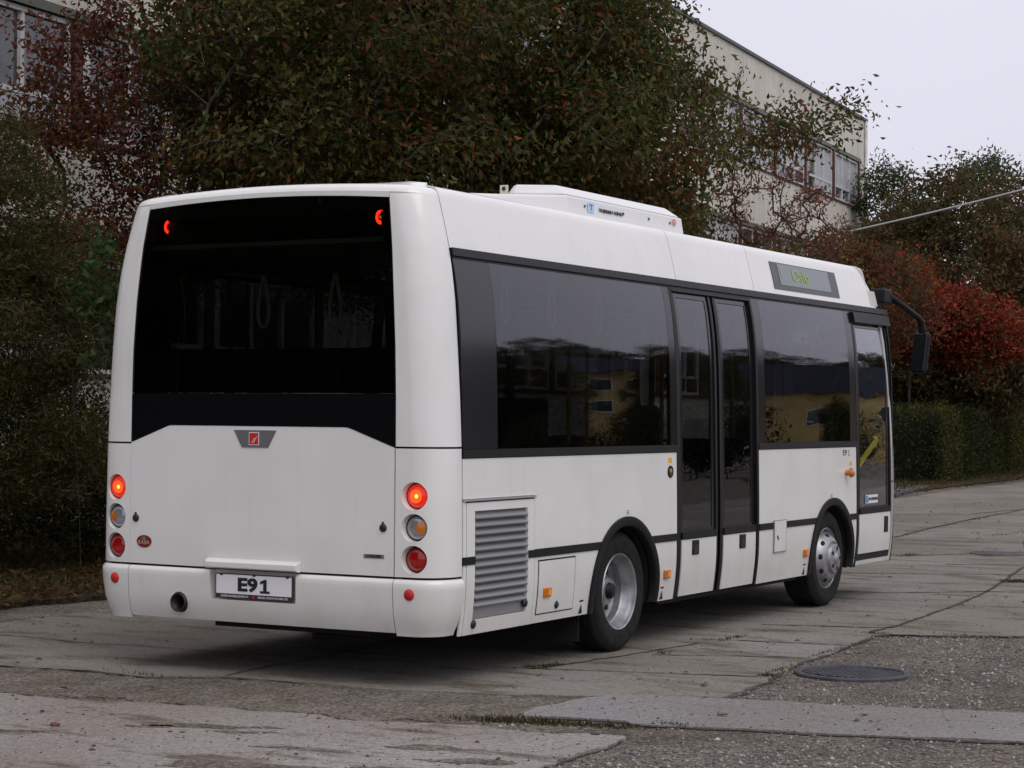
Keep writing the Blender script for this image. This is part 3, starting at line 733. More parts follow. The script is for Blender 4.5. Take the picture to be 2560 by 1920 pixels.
# rear corner inner posts
for side in (1, -1):
    zs = lin(1.44, 2.98, .2)
    P = [[(x, y, z) for x, y, z in path(z, -.035, win_u(z) + .01, right=side == 1)] for z in zs]; K = len(P[0]); vs = [p for r in P for p in r]
    m.add(vs, [(i * K + j, i * K + j + 1, (i + 1) * K + j + 1, (i + 1) * K + j) for i in range(len(P) - 1) for j in range(K - 1)])
m.obj('body_frame', M_DARK, BUS, True)
# underframe, floor, ceiling
m = MB(); m.box(-1.24, 1.24, -.15, 1.68, .33, .40); m.box(-.78, .78, 1.68, 2.83, .20, .40); m.box(-1.25, 1.25, 2.83, 5.77, .30, .39); m.box(-.78, .78, 5.77, 6.92, .24, .40); m.box(-1.24, 1.24, 6.92, 7.9, .31, .40)
m.box(-.45, .75, -.1, 1.1, .285, .33); m.box(-.62, -.5, 2.1, 2.4, .18, .42); m.box(.1, .5, .2, 1.2, .20, .24); m.box(-.8, .8, 2.15, 2.35, .33, .5); m.box(-.8, .8, 6.25, 6.42, .28, .42)
m.box(1.14, 1.24, 2.98, 5.72, .27, .31)
m.obj('underframe', M_DARK, BUS)
m = MB(); m.box(-.78, .78, -.1, 7.9, .40, .43); [m.box(sx0, sx0 + .48, a_, b_, .401, .429) for sx0 in (-1.26, .78) for a_, b_ in ((-.1, 1.68), (2.83, 5.77), (6.92, 7.9))]; m.obj('cabin_floor', M_INT, BUS)
m = MB(); m.box(-1.16, 1.16, -.12, 7.5, 2.72, 2.75); m.obj('cabin_ceiling', mat('ceiling_grey', (.3, .3, .3), .7), BUS)
m = MB(); m.box(-1.2, 1.2, .05, 1.7, .43, 1.15); m.obj('engine_cover', M_INT, BUS)
# seats
for y in (.55, 1.3, 2.05, 2.8, 5.0, 5.8):
    for s_ in (-1, 1):
        if s_ == 1 and (2.7 < y < 4.8): continue
        zf = 1.15 if y < 1.7 else .85
        m = MB(); x0, x1 = sorted((s_ * .42, s_ * 1.2))
        m.box(x0, x1, y - .02, y + .06, zf + .02, zf + .62); m.box(x0, x1, y, y + .42, zf - .02, zf + .08); m.box(x0 + .1, x1 - .1, y + .05, y + .3, .43, zf)
        s0_ = m.obj('passenger_seat', M_SEAT, BUS); bevel(s0_, .03, 3)
# grab poles and straps
for x, y in ((.45, 3.05), (.45, 4.7), (-.45, 2.5), (-.4, 5.0), (.55, 6.9)):
    m = MB(); m.tube([(x, y, .43), (x, y, 2.72)], .018, 10); m.obj('grab_pole', M_YEL, BUS, True)
for x in (-.62, .62):
    m = MB(); m.tube([(x, .2, 2.58), (x, 6.9, 2.58)], .016, 8); m.obj('ceiling_rail', M_ALUL, BUS, True)
def strap(x, y, z=2.58, h=.36, ax='y'):
    m = MB(); pts = []
    for t in np.linspace(0, 1, 22):
        a = 2 * PI * t; wv = .058 * math.sin(a) * (0.5 + .5 * math.sin(PI * t)) ** 1.0; zz = z - h * (0.5 - .5 * math.cos(a))
        wv = .062 * math.sin(a) * (0.25 + .75 * (0.5 - .5 * math.cos(a)))
        pts.append((x + (wv if ax == 'x' else 0), y + (wv if ax == 'y' else 0), zz))
    m.tube(pts, .0125, 6, False); m.obj('hand_strap', M_STRAP, BUS, True)
for y in (.85, 1.5, 2.2, 5.3, 5.8, 6.35): strap(1.13, y, 2.60, .36)
for x in (-.35, .22, .68): strap(x, .25, 2.56, .34, 'x')
# driver area: yellow diagonal rail, seat, wheel
m = MB(); m.tube([(1.22, 7.08, .95), (1.22, 7.14, 1.12), (1.22, 7.45, 1.28), (1.22, 7.80, 1.44), (1.18, 7.86, 1.46)], .026, 10); m.obj('yellow_handrail', M_YEL, BUS, True)
m = MB(); m.tube([(1.12, 7.02, .5), (1.12, 7.02, 1.2)], .022, 10); m.obj('grab_pole', M_YEL, BUS, True)
m = MB(); m.box(-1.0, -.4, 6.5, 7.0, .8, .95); m.box(-.98, -.42, 6.4, 6.55, .9, 1.75); dseat = m.obj('driver_seat', M_SEAT, BUS); bevel(dseat, .05, 3)
m = MB(); m.box(-1.2, .35, 7.45, 7.85, .45, 1.25); m.obj('dashboard', M_INT, BUS)
M_ = Matrix.Translation((-.7, 7.3, 1.32)) @ Matrix.Rotation(math.radians(-25), 4, 'X')
m = MB(); m.tube([tuple(M_ @ Vector((.24 * math.cos(a), .24 * math.sin(a), 0))) for a in np.linspace(0, 2 * PI, 25)], .016, 8, False); m.obj('steering_wheel', M_INK, BUS, True)

# ---- front end
def fy(z): return float(np.interp(z, [.25, .35, .9, 1.3, 1.9, 2.4, 2.68, 2.85, 2.98, 3.05, 3.09], [8.10, 8.14, 8.165, 8.16, 8.11, 8.04, 7.97, 7.88, 7.76, 7.66, 7.5]))
def fpath(z, off=0, xs0=0.0, xin=None):
    H = hw(min(z, 3.07)); r = .20; yf = fy(z); pts = []
    for i in range(8): pts.append((( (H - r) * i / 8), yf - .05 * ((H - r) * i / 8 / H) ** 2 + off))
    yc = yf - .05 * ((H - r) / H) ** 2 - r
    for i in range(10):
        a = (PI / 2) * i / 9; pts.append((H - r + (r + off) * math.sin(a), yc + (r + off) * math.cos(a)))
    return pts, (H + off, yc)
def front_patch(name, zs, mat_, j0=0, y_end=7.952, off=0.0, th=.02, jend=None, both=True):
    for sgn in (1, -1):
        P = []; Q = []
        for z in zs:
            for tgt, o_ in ((P, off), (Q, off - th)):
                pts, end = fpath(z, o_); pts = pts[j0:jend]
                if jend is None: pts = pts + [(end[0], min(y_end, end[1] - .001) if y_end else end[1])]
                tgt.append([(sgn * x, y, z) for x, y in pts])
        solid_grid(name, P, Q, mat_, BUS)
front_patch('front_panel', lin(.31, 1.05, .1), M_WHITE)
front_patch('windscreen', lin(1.06, 2.66, .1), M_WIND, jend=12, th=.006)
front_patch('front_post', lin(1.06, 2.66, .1), M_WHITE, j0=13)
front_patch('windscreen_post', lin(1.06, 2.66, .1), M_BLACK, j0=11, jend=14, off=-.002)
# front cap above the windscreen
for sgn in (1, -1):
    P = []; Q = []
    zs = [2.67, 2.74, 2.8, 2.86, 2.91, 2.95, 2.985, 3.015, 3.035, 3.05, 3.062]
    for z in zs:
        pts, end = fpath(z); P.append([(sgn * x, y, z) for x, y in pts] + [(sgn * hw(z), 7.609, z)]); Q.append([(sgn * x * .985, y - .015, z) for x, y in pts] + [(sgn * (hw(z) - .015), 7.609, z)])
    last = P[-1]
    for t, dz_ in ((.1, .01), (.4, .022), (.8, .03), (1.0, .033)):
        P.append([(x * (1 - .0 * t), y + (7.609 - y) * t, min(z + dz_ * (1 - abs(x) / 1.3), 3.095)) for x, y, z in last]); Q.append([(x * .985, y, z - .02) for x, y, z in P[-1]])
    solid_grid('front_cap', P, Q, M_WHITE, BUS)
m = MB(); m.box(.7, 1.1, 8.16, 8.19, .55, .72); m.box(-1.1, -.7, 8.16, 8.19, .55, .72); m.obj('headlight', M_CLEAR, BUS)

# mirror arm and mirror
M_MATB = mat('matt_black_plastic', (.006, .006, .0065), .55, spec=.25)
mir = MB(); mir.box(1.13, 1.27, 7.86, 8.10, 2.735, 2.875); br_ = mir.obj('mirror_bracket', M_MATB, BUS); bevel(br_, .02, 3)
am = MB(); am.tube([(1.24, 8.05, 2.815), (1.30, 8.22, 2.745), (1.385, 8.50, 2.625), (1.40, 8.555, 2.585), (1.403, 8.575, 2.53), (1.403, 8.575, 2.42)], [.036, .031, .031, .034, .036, .036], 14); am.obj('mirror_arm', M_MATB, BUS, True)
Mm = Matrix.Translation((1.395, 8.56, 2.285)) @ Matrix.Rotation(math.radians(-6), 4, 'Z') @ Matrix.Rotation(math.radians(-5), 4, 'X') @ Matrix.Rotation(math.radians(4), 4, 'Y')
mh = MB(); mh.obox(Mm, .085, .045, .205); mo = mh.obj('mirror_housing', M_MATB, BUS); bevel(mo, .045, 4)
mg = MB(); mg.obox(Mm @ Matrix.Translation((0, -.044, .0)), .068, .004, .18); mgo = mg.obj('mirror_glass', mat('mirror_silver', (.09, .10, .10), .05, metal=1.0), mo); bevel(mgo, .003)
# small panel marks near the bracket
side_patch('corner_marker_panel', [7.62, 7.80], 2.70, 2.84, mat('pale_grey_panel', (.58, .57, .54), .4), off=.002, th=.004)

# ---- wheels
def wheel(x, yc, side, front):
    W_ = Matrix.Translation((x, yc, .42)) @ Matrix.Rotation(side * PI / 2, 4, 'Y')
    root = bpy.data.objects.new('wheel', None); C.objects.link(root); root.location = (x, yc, .42); root.parent = BUS; root.matrix_parent_inverse = Matrix.Translation((0, -4.0, 0)); root.empty_display_size = .1
    m = MB()
    prof = [(.262, -.03), (.268, -.006), (.285, .006), (.30, .004), (.335, .012), (.37, .010), (.395, -.002), (.412, -.022)]
    nT = 14
    for k in range(5):
        a0 = -.022 - .044 * k
        prof += [(.4195, a0 - .006), (.4205, a0 - .034), (.409, a0 - .036), (.409, a0 - .042)]
    prof += [(.412, -.25), (.39, -.27), (.30, -.275), (.265, -.25)]
    m.lathe(prof, W_, 72, close=False)
    # tread blocks read through sidewall lugs
    m.obj('tyre', M_RUB, root, True); sharp(root.children[-1], 50)
    if front:
        m = MB(); m.lathe([(.262, -.03), (.268, -.008), (.262, -.004), (.250, -.02), (.245, -.055), (.238, -.045), (.225, -.015), (.205, .018), (.185, .040), (.165, .052), (.150, .055), (.146, .046), (.135, .046), (.132, .060), (.125, .078), (.100, .084), (.0, .086)], W_, 60)
        rm = m.obj('rim', M_RIM, root, True); sharp(rm, 40)
        m = MB()
        for k in range(10):
            a = 2 * PI * k / 10 + .2
            Mh = W_ @ Matrix.Rotation(a, 4, 'Z') @ Matrix.Translation((.205, 0, .0185)) @ Matrix.Rotation(math.radians(50), 4, 'Y')
            m.lathe([(0, .003), (.024, .003), (.025, -.004)], Mh @ Matrix.Diagonal((.8, 1, 1, 1)), 16)
        m.obj('vent_hole', M_RIMD, rm, True)
        m = MB()
        for k in range(5):
            a = 2 * PI * k / 5 + .35
            m.lathe([(0, .002), (.021, .002), (.022, -.004)], W_ @ Matrix.Rotation(a, 4, 'Z') @ Matrix.Translation((.092, 0, .086)) @ Matrix.Diagonal((1, .75, 1, 1)), 14)
        m.obj('cap_hole', M_RIMD, rm, True)
        m = MB(); m.lathe([(0, .012), (.040, .011), (.052, .0), ], W_ @ Matrix.Translation((0, 0, .086)), 24); m.obj('hub_cap', M_RIM, rm, True)
    else:
        m = MB(); m.lathe([(.266, -.03), (.272, -.006), (.266, .004), (.256, -.002), (.250, -.03), (.240, -.045), (.236, -.09), (.226, -.10), (.222, -.15), (.205, -.165), (.19, -.17), (.15, -.165), (.12, -.16), (.11, -.15), (.10, -.10), (.085, -.085), (0, -.08)], W_, 64)
        rm = m.obj('rim', M_RIM, root, True); sharp(rm, 40)
        m = MB()
        for k in range(8):
            a = 2 * PI * k / 8
            m.lathe([(0, .002), (.022, .002), (.023, -.004)], W_ @ Matrix.Rotation(a, 4, 'Z') @ Matrix.Translation((.178, 0, -.165)), 14)
        m.obj('vent_hole', M_RIMD, rm, True)
        m = MB()
        for k in range(8):
            a = 2 * PI * k / 8 + .3
            m.lathe([(0, .022), (.011, .022), (.012, 0)], W_ @ Matrix.Rotation(a, 4, 'Z') @ Matrix.Translation((.135, 0, -.163)), 6)
        m.obj('wheel_nut', M_TRIM, rm)
        m = MB(); m.lathe([(0, .03), (.05, .028), (.06, 0)], W_ @ Matrix.Translation((0, 0, -.085)), 24); m.obj('hub_cap', M_TRIM, rm, True)
for s_ in (1, -1):
    wheel(s_ * 1.285, YC1, s_, False); wheel(s_ * 1.285, YC2, s_, True)
for s_ in (1, -1):
    m = MB(); m.box(min(s_ * 1.03, s_ * 1.25), max(s_ * 1.03, s_ * 1.25), 1.70, 1.71, .12, .42)
    m.obj('mud_flap', M_DARK, BUS)

# ---- roof air-conditioning unit
def slab_poly(m, poly, z0, z1, shrink=None, top=None):
    n = len(poly); t = top or poly
    vs = [(x, y, z0) for x, y in poly] + [(x, y, z1) for x, y in t]
    m.add(vs, [tuple(range(n - 1, -1, -1)), tuple(range(n, 2 * n))] + [(i, (i + 1) % n, (i + 1) % n + n, i + n) for i in range(n)])
AC = MB()
base = [(.92, 2.12), (.92, 4.10), (.84, 4.18), (-.84, 4.18), (-.92, 4.10), (-.92, 2.12), (-.5, 1.72), (-.1, 1.45), (.1, 1.50), (.5, 1.86)]
base_t = [(x * .99, y + (.01 if y < 3 else -.035)) for x, y in base]
slab_poly(AC, base, 3.06, 3.222, top=base_t)
acb = AC.obj('roof_air_conditioner', M_WHITE2, BUS); bevel(acb, .018, 3)
for s_ in (1, -1):
    sh = [(s_ * .905, 2.13), (s_ * .905, 4.03), (s_ * .86, 4.09), (s_ * .50, 4.09), (s_ * .50, 1.98), (s_ * .57, 1.955)]
    tt = [(s_ * .82, 2.14), (s_ * .82, 3.93), (s_ * .80, 3.95), (s_ * .54, 3.95), (s_ * .54, 2.02), (s_ * .575, 1.985)]
    if s_ < 0: sh = sh[::-1]; tt = tt[::-1]
    m = MB(); slab_poly(m, sh, 3.2225, 3.295, top=tt); o = m.obj('side_shroud', M_WHITE2, acb); bevel(o, .014, 3)
m = MB(); m.box(.475, .535, 1.93, 1.945, 3.225, 3.288); o = m.obj('lifting_lug', mat('lug_cream', (.6, .56, .45), .5), acb)
m = MB(); m.lathe([(0, .002), (.014, .002), (.015, -.001)], Matrix.Translation((.507, 1.928, 3.262)) @ Matrix.Rotation(PI / 2, 4, 'X'), 16); m.obj('lug_hole', M_INK, acb)
for y0 in (2.5, 3.3):
    m = MB(); m.lathe([(.22, 0), (.22, .03), (.2, .04), (.05, .04), (0, .04)], Matrix.Translation((0, y0, 3.222)), 32); m.obj('roof_fan', M_TRIM, acb)
acx = .922
Ma = lambda y, z: Matrix.Translation((acx, y, z)) @ Matrix(((0, 0, 1, 0), (1, 0, 0, 0), (0, 1, 0, 0), (0, 0, 0, 1)))
m = MB(); m.add([(acx, 2.43, 3.125), (acx, 2.53, 3.125), (acx, 2.53, 3.19), (acx, 2.43, 3.19)], [(0, 1, 2, 3)]); m.obj('maker_logo', M_LBLUE, acb)
text_obj('logo_mark', 'T', .06, Ma(2.48, 3.158), M_BLUE, acb, xs=1.5, bold=.002)
text_obj('unit_lettering', 'THERMO KING', .033, Ma(2.80, 3.152), M_INK, acb, xs=1.75, bold=.0015)
m = MB()
for y in (2.385, 3.01, 3.45, 3.83): m.lathe([(0, .003), (.010, .003), (.011, 0)], Matrix.Translation((acx - .002, y, 3.162)) @ Matrix.Rotation(PI / 2, 4, 'Y'), 10)
m.obj('cover_screw', M_INK, acb)
m = MB(); m.lathe([(.018, .001), (.027, .001)], Matrix.Translation((acx + .001, 3.90, 3.172)) @ Matrix.Rotation(PI / 2, 4, 'Y') @ Matrix.Diagonal((1, 1.3, 1, 1)), 18)
m.lathe([(0, .001), (.010, .001)], Matrix.Translation((acx + .001, 3.90, 3.172)) @ Matrix.Rotation(PI / 2, 4, 'Y'), 12); m.obj('red_label', M_REDP, acb)

# ================================================================== GROUND
def noise_mix(m, vec, scale, detail=5, rough=.55):
    n = N(m, 'ShaderNodeTexNoise', Scale=scale, Detail=detail, Roughness=rough); m.node_tree.links.new(vec, n.inputs['Vector']); return n.outputs['Fac']
def ramp(m, fac, stops):
    r = N(m, 'ShaderNodeValToRGB'); e = r.color_ramp.elements
    e[0].position, e[0].color = stops[0][0], (*stops[0][1], 1); e[1].position, e[1].color = stops[-1][0], (*stops[-1][1], 1)
    for p, c in stops[1:-1]: q = e.new(p); q.color = (*c, 1)
    m.node_tree.links.new(fac, r.inputs[0]); return r.outputs[0]
def mixc(m, fac, a, b, mode='MIX'):
    x = N(m, 'ShaderNodeMixRGB'); x.blend_type = mode; lk = m.node_tree.links.new
    (lk(fac, x.inputs[0]) if not isinstance(fac, (int, float)) else setattr(x.inputs[0], 'default_value', fac))
    for i, v in ((1, a), (2, b)):
        if isinstance(v, tuple): x.inputs[i].default_value = (*v, 1)
        else: lk(v, x.inputs[i])
    return x.outputs[0]
def concrete(name, light, dark, dirt, dirt_lo=.56, dirt_hi=.66, seed=0):
    m = mat(name, light, .92, spec=.25); lk = m.node_tree.links.new; b = m.node_tree.nodes['Principled BSDF']
    t = N(m, 'ShaderNodeTexCoord'); mp = N(m, 'ShaderNodeMapping'); mp.inputs['Location'].default_value = (seed * 7.3, seed * 3.1, 0); lk(t.outputs['Object'], mp.inputs[0]); v = mp.outputs[0]
    c = ramp(m, noise_mix(m, v, .9, 8, .65), [(.33, dark), (.62, light)])
    # brown film of silt over large areas, then settled dirt in the low spots
    c = mixc(m, ramp(m, noise_mix(m, v, .45, 5, .6), [(.38, (0, 0, 0)), (.60, (.62, .62, .62))]), c, tuple(q * 1.25 for q in dirt))
    st = N(m, 'ShaderNodeMapping'); st.inputs['Rotation'].default_value = (0, 0, -.5); st.inputs['Scale'].default_value = (.55, 1.5, 1.0); lk(v, st.inputs[0])
    d1 = ramp(m, noise_mix(m, st.outputs[0], 1.9, 12, .72), [(dirt_lo, (0, 0, 0)), (dirt_hi, (1, 1, 1))])
    c = mixc(m, d1, c, dirt)
    # exposed aggregate: mottling at several sizes
    c = mixc(m, .8, c, ramp(m, noise_mix(m, v, 26, 6, .75), [(.36, (.66, .645, .63)), (.5, (1, 1, 1)), (.64, (1.28, 1.26, 1.24))]), 'MULTIPLY')
    sp_ = ramp(m, noise_mix(m, v, 110, 3, .7), [(.32, (.50, .48, .46)), (.5, (1, 1, 1)), (.70, (1.55, 1.52, 1.48))])
    c = mixc(m, .9, c, sp_, 'MULTIPLY')
    vo = N(m, 'ShaderNodeTexVoronoi', Scale=38.0); vo.inputs['Randomness'].default_value = 1; lk(v, vo.inputs['Vector'])
    pit = ramp(m, vo.outputs['Distance'], [(.05, (.45, .43, .42)), (.16, (1, 1, 1))]); 
    sel = ramp(m, noise_mix(m, v, 6, 3), [(.50, (0, 0, 0)), (.60, (1, 1, 1))])
    c = mixc(m, sel, c, mixc(m, 1.0, c, pit, 'MULTIPLY'))
    # hairline cracks
    v2 = N(m, 'ShaderNodeTexVoronoi', Scale=.55); v2.feature = 'DISTANCE_TO_EDGE'
    wn = N(m, 'ShaderNodeTexNoise', Scale=2.2, Detail=6.0); lk(v, wn.inputs['Vector'])
    wv = N(m, 'ShaderNodeMixRGB'); wv.inputs[0].default_value = .22; lk(v, wv.inputs[1]); lk(wn.outputs['Color'], wv.inputs[2]); lk(wv.outputs[0], v2.inputs['Vector'])
    ck = ramp(m, v2.outputs['Distance'], [(.0, (.5, .47, .43)), (.004, (1, 1, 1))]); c = mixc(m, .6, c, ck, 'MULTIPLY')
    lk(c, b.inputs['Base Color'])
    bp = N(m, 'ShaderNodeBump', Strength=.5, Distance=.006); lk(noise_mix(m, v, 60, 6, .7), bp.inputs['Height']); lk(bp.outputs[0], b.inputs['Normal'])
    return m
M_CONC = concrete('old_concrete', (.27, .258, .238), (.185, .173, .155), (.100, .084, .060), .50, .63, 0)
M_CONCA = concrete('pale_concrete_slab', (.335, .32, .308), (.24, .226, .213), (.11, .090, .07), .54, .62, 1)
M_CONCB = concrete('smooth_grey_slab', (.262, .264, .276), (.21, .21, .215), (.12, .102, .084), .60, .70, 3)
def soil_mat(name, c1, c2, c3, sc=1.0):
    m = mat(name, c1, .95, spec=.2); lk = m.node_tree.links.new; b = m.node_tree.nodes['Principled BSDF']
    t = N(m, 'ShaderNodeTexCoord'); v = t.outputs['Object']
    c = ramp(m, noise_mix(m, v, 1.1 * sc, 8, .65), [(.36, c1), (.64, c2)])
    vo = N(m, 'ShaderNodeTexVoronoi', Scale=55.0); lk(v, vo.inputs['Vector'])
    st = ramp(m, vo.outputs['Color'], [(.15, (.45, .43, .42)), (.5, (.95, .93, .9)), (.93, (1.9, 1.85, 1.8))])
    c = mixc(m, .8, c, st, 'MULTIPLY')
    sp_ = ramp(m, noise_mix(m, v, 140, 2, .6), [(.3, (.55, .55, .55)), (.7, (1.45, 1.42, 1.38))]); c = mixc(m, .8, c, sp_, 'MULTIPLY')
    lk(c, b.inputs['Base Color'])
    bp = N(m, 'ShaderNodeBump', Strength=1.0, Distance=.012); lk(vo.outputs['Distance'], bp.inputs['Height'])
    b2_ = N(m, 'ShaderNodeBump', Strength=.8, Distance=.02); lk(noise_mix(m, v, 18, 6, .7), b2_.inputs['Height']); lk(b2_.outputs[0], bp.inputs['Normal']); lk(bp.outputs[0], b.inputs['Normal'])
    return m
M_SOIL = soil_mat('gravelly_dirt', (.09, .079, .066), (.175, .158, .137), None)
M_SANDD = soil_mat('brown_sand', (.118, .102, .084), (.18, .163, .142), None, 2)
M_VERGE = soil_mat('verge_earth', (.030, .026, .014), (.060, .046, .028), None)

def jag(pts, amp=.02, step=.05, seed=0, closed=True):
    r = random.Random(seed); out = []; n = len(pts)
    for i in range(n if closed else n - 1):
        a = Vector(pts[i]); b = Vector(pts[(i + 1) % n]); L_ = (b - a).length
        stp = step if L_ < 15 else .5
        k = max(1, int(L_ / stp)); nn = Vector((-(b - a).y, (b - a).x)).normalized() if L_ > 0 else Vector((0, 0)); w1 = 0
        for j in range(k):
            w1 = w1 * .8 + r.gauss(0, amp) * .6
            f = math.sin(PI * j / k); p = a + (b - a) * j / k + nn * (w1 * min(1, f * 3)); out.append((p.x, p.y))
    if not closed: out.append(tuple(pts[-1]))
    return out
def plate(name, pts, z, th, mat_, kind='structure', amp=.02, step=.05, seed=0):
    pts = jag(pts, amp, step, seed); n = len(pts); bm = bmesh.new()
    top = [bm.verts.new((x, y, z)) for x, y in pts]
    f = bm.faces.new(top); 
    if f.normal.z < 0 or f.calc_area() == 0: pass
    f.normal_update()
    if f.normal.z < 0: f.normal_flip()
    bmesh.ops.triangulate(bm, faces=[f])
    bot = [bm.verts.new((x, y, z - th)) for x, y in pts]
    for i in range(n):
        j = (i + 1) % n
        try: bm.faces.new((top[i], bot[i], bot[j], top[j]))
        except ValueError: pass
    bmesh.ops.recalc_face_normals(bm, faces=bm.faces)
    up_ = sum(f_.normal.z * f_.calc_area() for f_ in bm.faces)
    if up_ < 0: bmesh.ops.reverse_faces(bm, faces=bm.faces)
    me = bpy.data.meshes.new(name); bm.to_mesh(me); bm.free(); me.materials.append(mat_)
    o = bpy.data.objects.new(name, me); C.objects.link(o); o['kind'] = kind
    return o
# base ground to the horizon
m = MB(); G = 900
g = mesh_obj('ground', [(-G, -G, -.011), (G, -G, -.011), (G, G, -.011), (-G, G, -.011)], [(0, 1, 2, 3)], M_SOIL); g['kind'] = 'structure'
# main concrete yard: front edge follows the broken slab border
Cfront = [(2.85, .34), (2.84, .78), (2.74, 1.43), (2.64, 1.88), (2.57, 2.8), (2.46, 4.16), (2.40, 4.33), (3.43, 4.87), (6.5, 6.6), (14, 10.5), (14, 70), (-4, 140), (-9.6, 70), (-6.7, 41.5), (-6.4, 34.3), (-6.0, 30.5), (-5.88, 29.1), (-5.0, 20), (-4.3, 12), (-3.72, 5), (-3.66, 2.6), (-3.63, 1.8), (-3.6, 1.2), (-3.72, 0.2), (-4.3, -.35), (-2.6, -.68), (-1.79, -.66), (-1.11, -.54), (-.62, -.60), (-.19, -.33), (.41, -.29), (1.0, -.30), (1.5, -.14), (1.8, -.07), (2.4, .27)]
plate('road', Cfront, 0.0, .06, M_CONC, seed=3, amp=.016)
A_ = [(-5.0, -1.95), (-2.4, -1.75), (-.82, -1.67), (-.23, -1.64), (.2, -1.5), (.97, -1.43), (1.31, -1.41), (1.44, -1.48), (1.77, -1.36), (2.24, -1.24), (2.46, -1.29), (2.72, -1.22), (3.0, -1.14), (3.07, -1.40), (3.06, -1.70), (3.09, -2.03), (2.95, -2.6), (2.9, -3.6), (2.4, -6.0), (-6, -6.5)]
plate('concrete_slab', A_, .004, .06, M_CONCA, seed=5, amp=.02)
B_ = [(2.22, -.79), (2.12, -.40), (2.16, -.06), (2.25, .23), (2.65, .40), (3.08, .49), (3.52, .55), (3.91, .67), (4.5, .80), (5.6, 1.2), (9, 2.4), (9.6, 1.0), (6.2, .25), (4.75, -.21), (4.33, -.34), (3.82, -.49), (3.23, -.63), (2.96, -.72), (2.77, -.66), (2.5, -.70)]
plate('concrete_slab', B_, .002, .06, M_CONCB, seed=8, amp=.015)
# brown sand that has drifted between the slabs
plate('sand_patch', [(-6, -1.6), (-3, -.9), (-1.6, -.75), (-.6, -.66), (.4, -.36), (1.2, -.30), (2.1, -.02), (2.2, -.5), (2.1, -1.1), (1.4, -1.38), (.2, -1.42), (-.8, -1.58), (-4, -1.9)], -.005, .04, M_SANDD, seed=11, amp=.05)
for i, (x, y, a, b) in enumerate([(1.0, -2.05, .34, .10), (1.9, -2.95, .42, .16), (2.32, -2.02, .16, .09), (2.72, -2.25, .22, .07), (.75, -2.2, .12, .05), (1.3, -2.1, .14, .05), (2.55, -2.62, .2, .06), (.1, -2.75, .3, .06), (-.3, -3.0, .3, .07), (1.7, -2.4, .12, .03)]):
    pts = [(x + a * math.cos(t) * (1 + .25 * math.sin(3 * t + i)) * 1.0 + b * .5 * math.sin(t), y + b * math.sin(t) * (1 + .3 * math.cos(2 * t + i)) + a * .35 * math.cos(t)) for t in np.linspace(0, 2 * PI, 13)[:-1]]
    plate('sand_patch', pts, .0075, .003, M_SANDD, seed=20 + i, amp=.02)
# verge (soil with litter) along the left side of the yard
plate('verge', [(-4.45, 2.1), (-4.35, 2.84), (-4.27, 3.4), (-4.6, 8), (-5.2, 14), (-6.2, 24), (-6.6, 30), (-7.0, 36), (-7.3, 42), (-8.5, 52), (-11.5, 75), (-45, 120), (-70, -20), (-12, -22), (-5.2, -4), (-4.6, 1)], .035, .08, M_VERGE, seed=31, amp=.04)
M_ASPH = mat('driveway_asphalt', (.075, .073, .075), .9); noise_tint(M_ASPH, 3, (.06, .058, .06), (.095, .092, .092), bump=.4, bscale=50)
plate('path', [(-6.2, 30.2), (-7.4, 36.2), (-13, 41), (-14, 37.5)], .045, .05, M_ASPH, seed=32, amp=.03)
# joints between slabs, filled with dirt
M_JOINT = mat('joint_dirt_edge_shade', (.035, .029, .020), 1.0)
def ribbon(pts, wd, z, seed):
    r = random.Random(seed); p = jag(pts, .012, .06, seed, closed=False); vs = []; fs = []
    for i, (x, y) in enumerate(p):
        a = Vector(p[max(i - 1, 0)]); b = Vector(p[min(i + 1, len(p) - 1)]); d = (b - a); d = d.normalized() if d.length > 0 else Vector((1, 0))
        w_ = wd * r.uniform(.35, 1.3); vs += [(x - d.y * w_, y + d.x * w_, z), (x + d.y * w_, y - d.x * w_, z)]
    for i in range(len(p) - 1): fs.append((2 * i, 2 * i + 1, 2 * i + 3, 2 * i + 2))
    o = mesh_obj('slab_joint', vs, fs, M_JOINT, smooth=False); o['kind'] = 'structure'; return o
J = [([(-3.7, .66), (-3.0, .64), (-2.19, .6), (-1.35, .68), (.2, .82)], .008), ([(-.19, -.32), (-.24, .43), (-.3, 1.4)], .012), ([(1.0, 1.0), (1.41, 1.1), (2.21, 1.35), (2.66, 1.5)], .012), ([(1.24, 1.05), (1.34, 1.46), (1.4, 1.8), (1.55, 3.0)], .014),
     ([(1.42, 4.54), (2.18, 4.78), (2.4, 4.9)], .016), ([(2.38, 4.4), (2.34, 5.36), (2.22, 7.1), (2.05, 8.58), (1.3, 13), (.18, 16.68)], .020), ([(-1.57, 16.49), (-1.89, 19.2), (-2.17, 22.24), (-2.4, 26)], .035), ([(-3.78, 22.97), (-2.9, 23.49), (0, 25.3)], .022),
     ([(-2.7, 23.84), (-2.46, 26.27)], .035), ([(-1.38, 15.95), (.26, 16.38), (3, 17.2)], .022), ([(-.29, 12.92), (.42, 13.89), (.75, 14.0), (3, 15)], .03), ([(.81, 7.84), (1.33, 7.94), (2.0, 8.58), (3.5, 9.3)], .022), ([(-1.2, 9.5), (0, 9.9), (2.2, 11.2), (5, 12.6)], .02),
     ([(1.6, 2.2), (2.5, 2.6)], .012), ([(1.45, 3.3), (2.52, 3.5)], .014), ([(-4.2, 30.5), (-1, 32), (4, 34.5)], .03), ([(-5, 36), (0, 38.5)], .03), ([(2.46, 4.3), (3.43, 4.82), (6.5, 6.5)], .022), ([(.6, 11.9), (2.6, 12.9)], .02), ([(-.8, 8.9), (.6, 9.4)], .018)]
for i, (p, wd) in enumerate(J): ribbon(p, wd, .004, 50 + i)

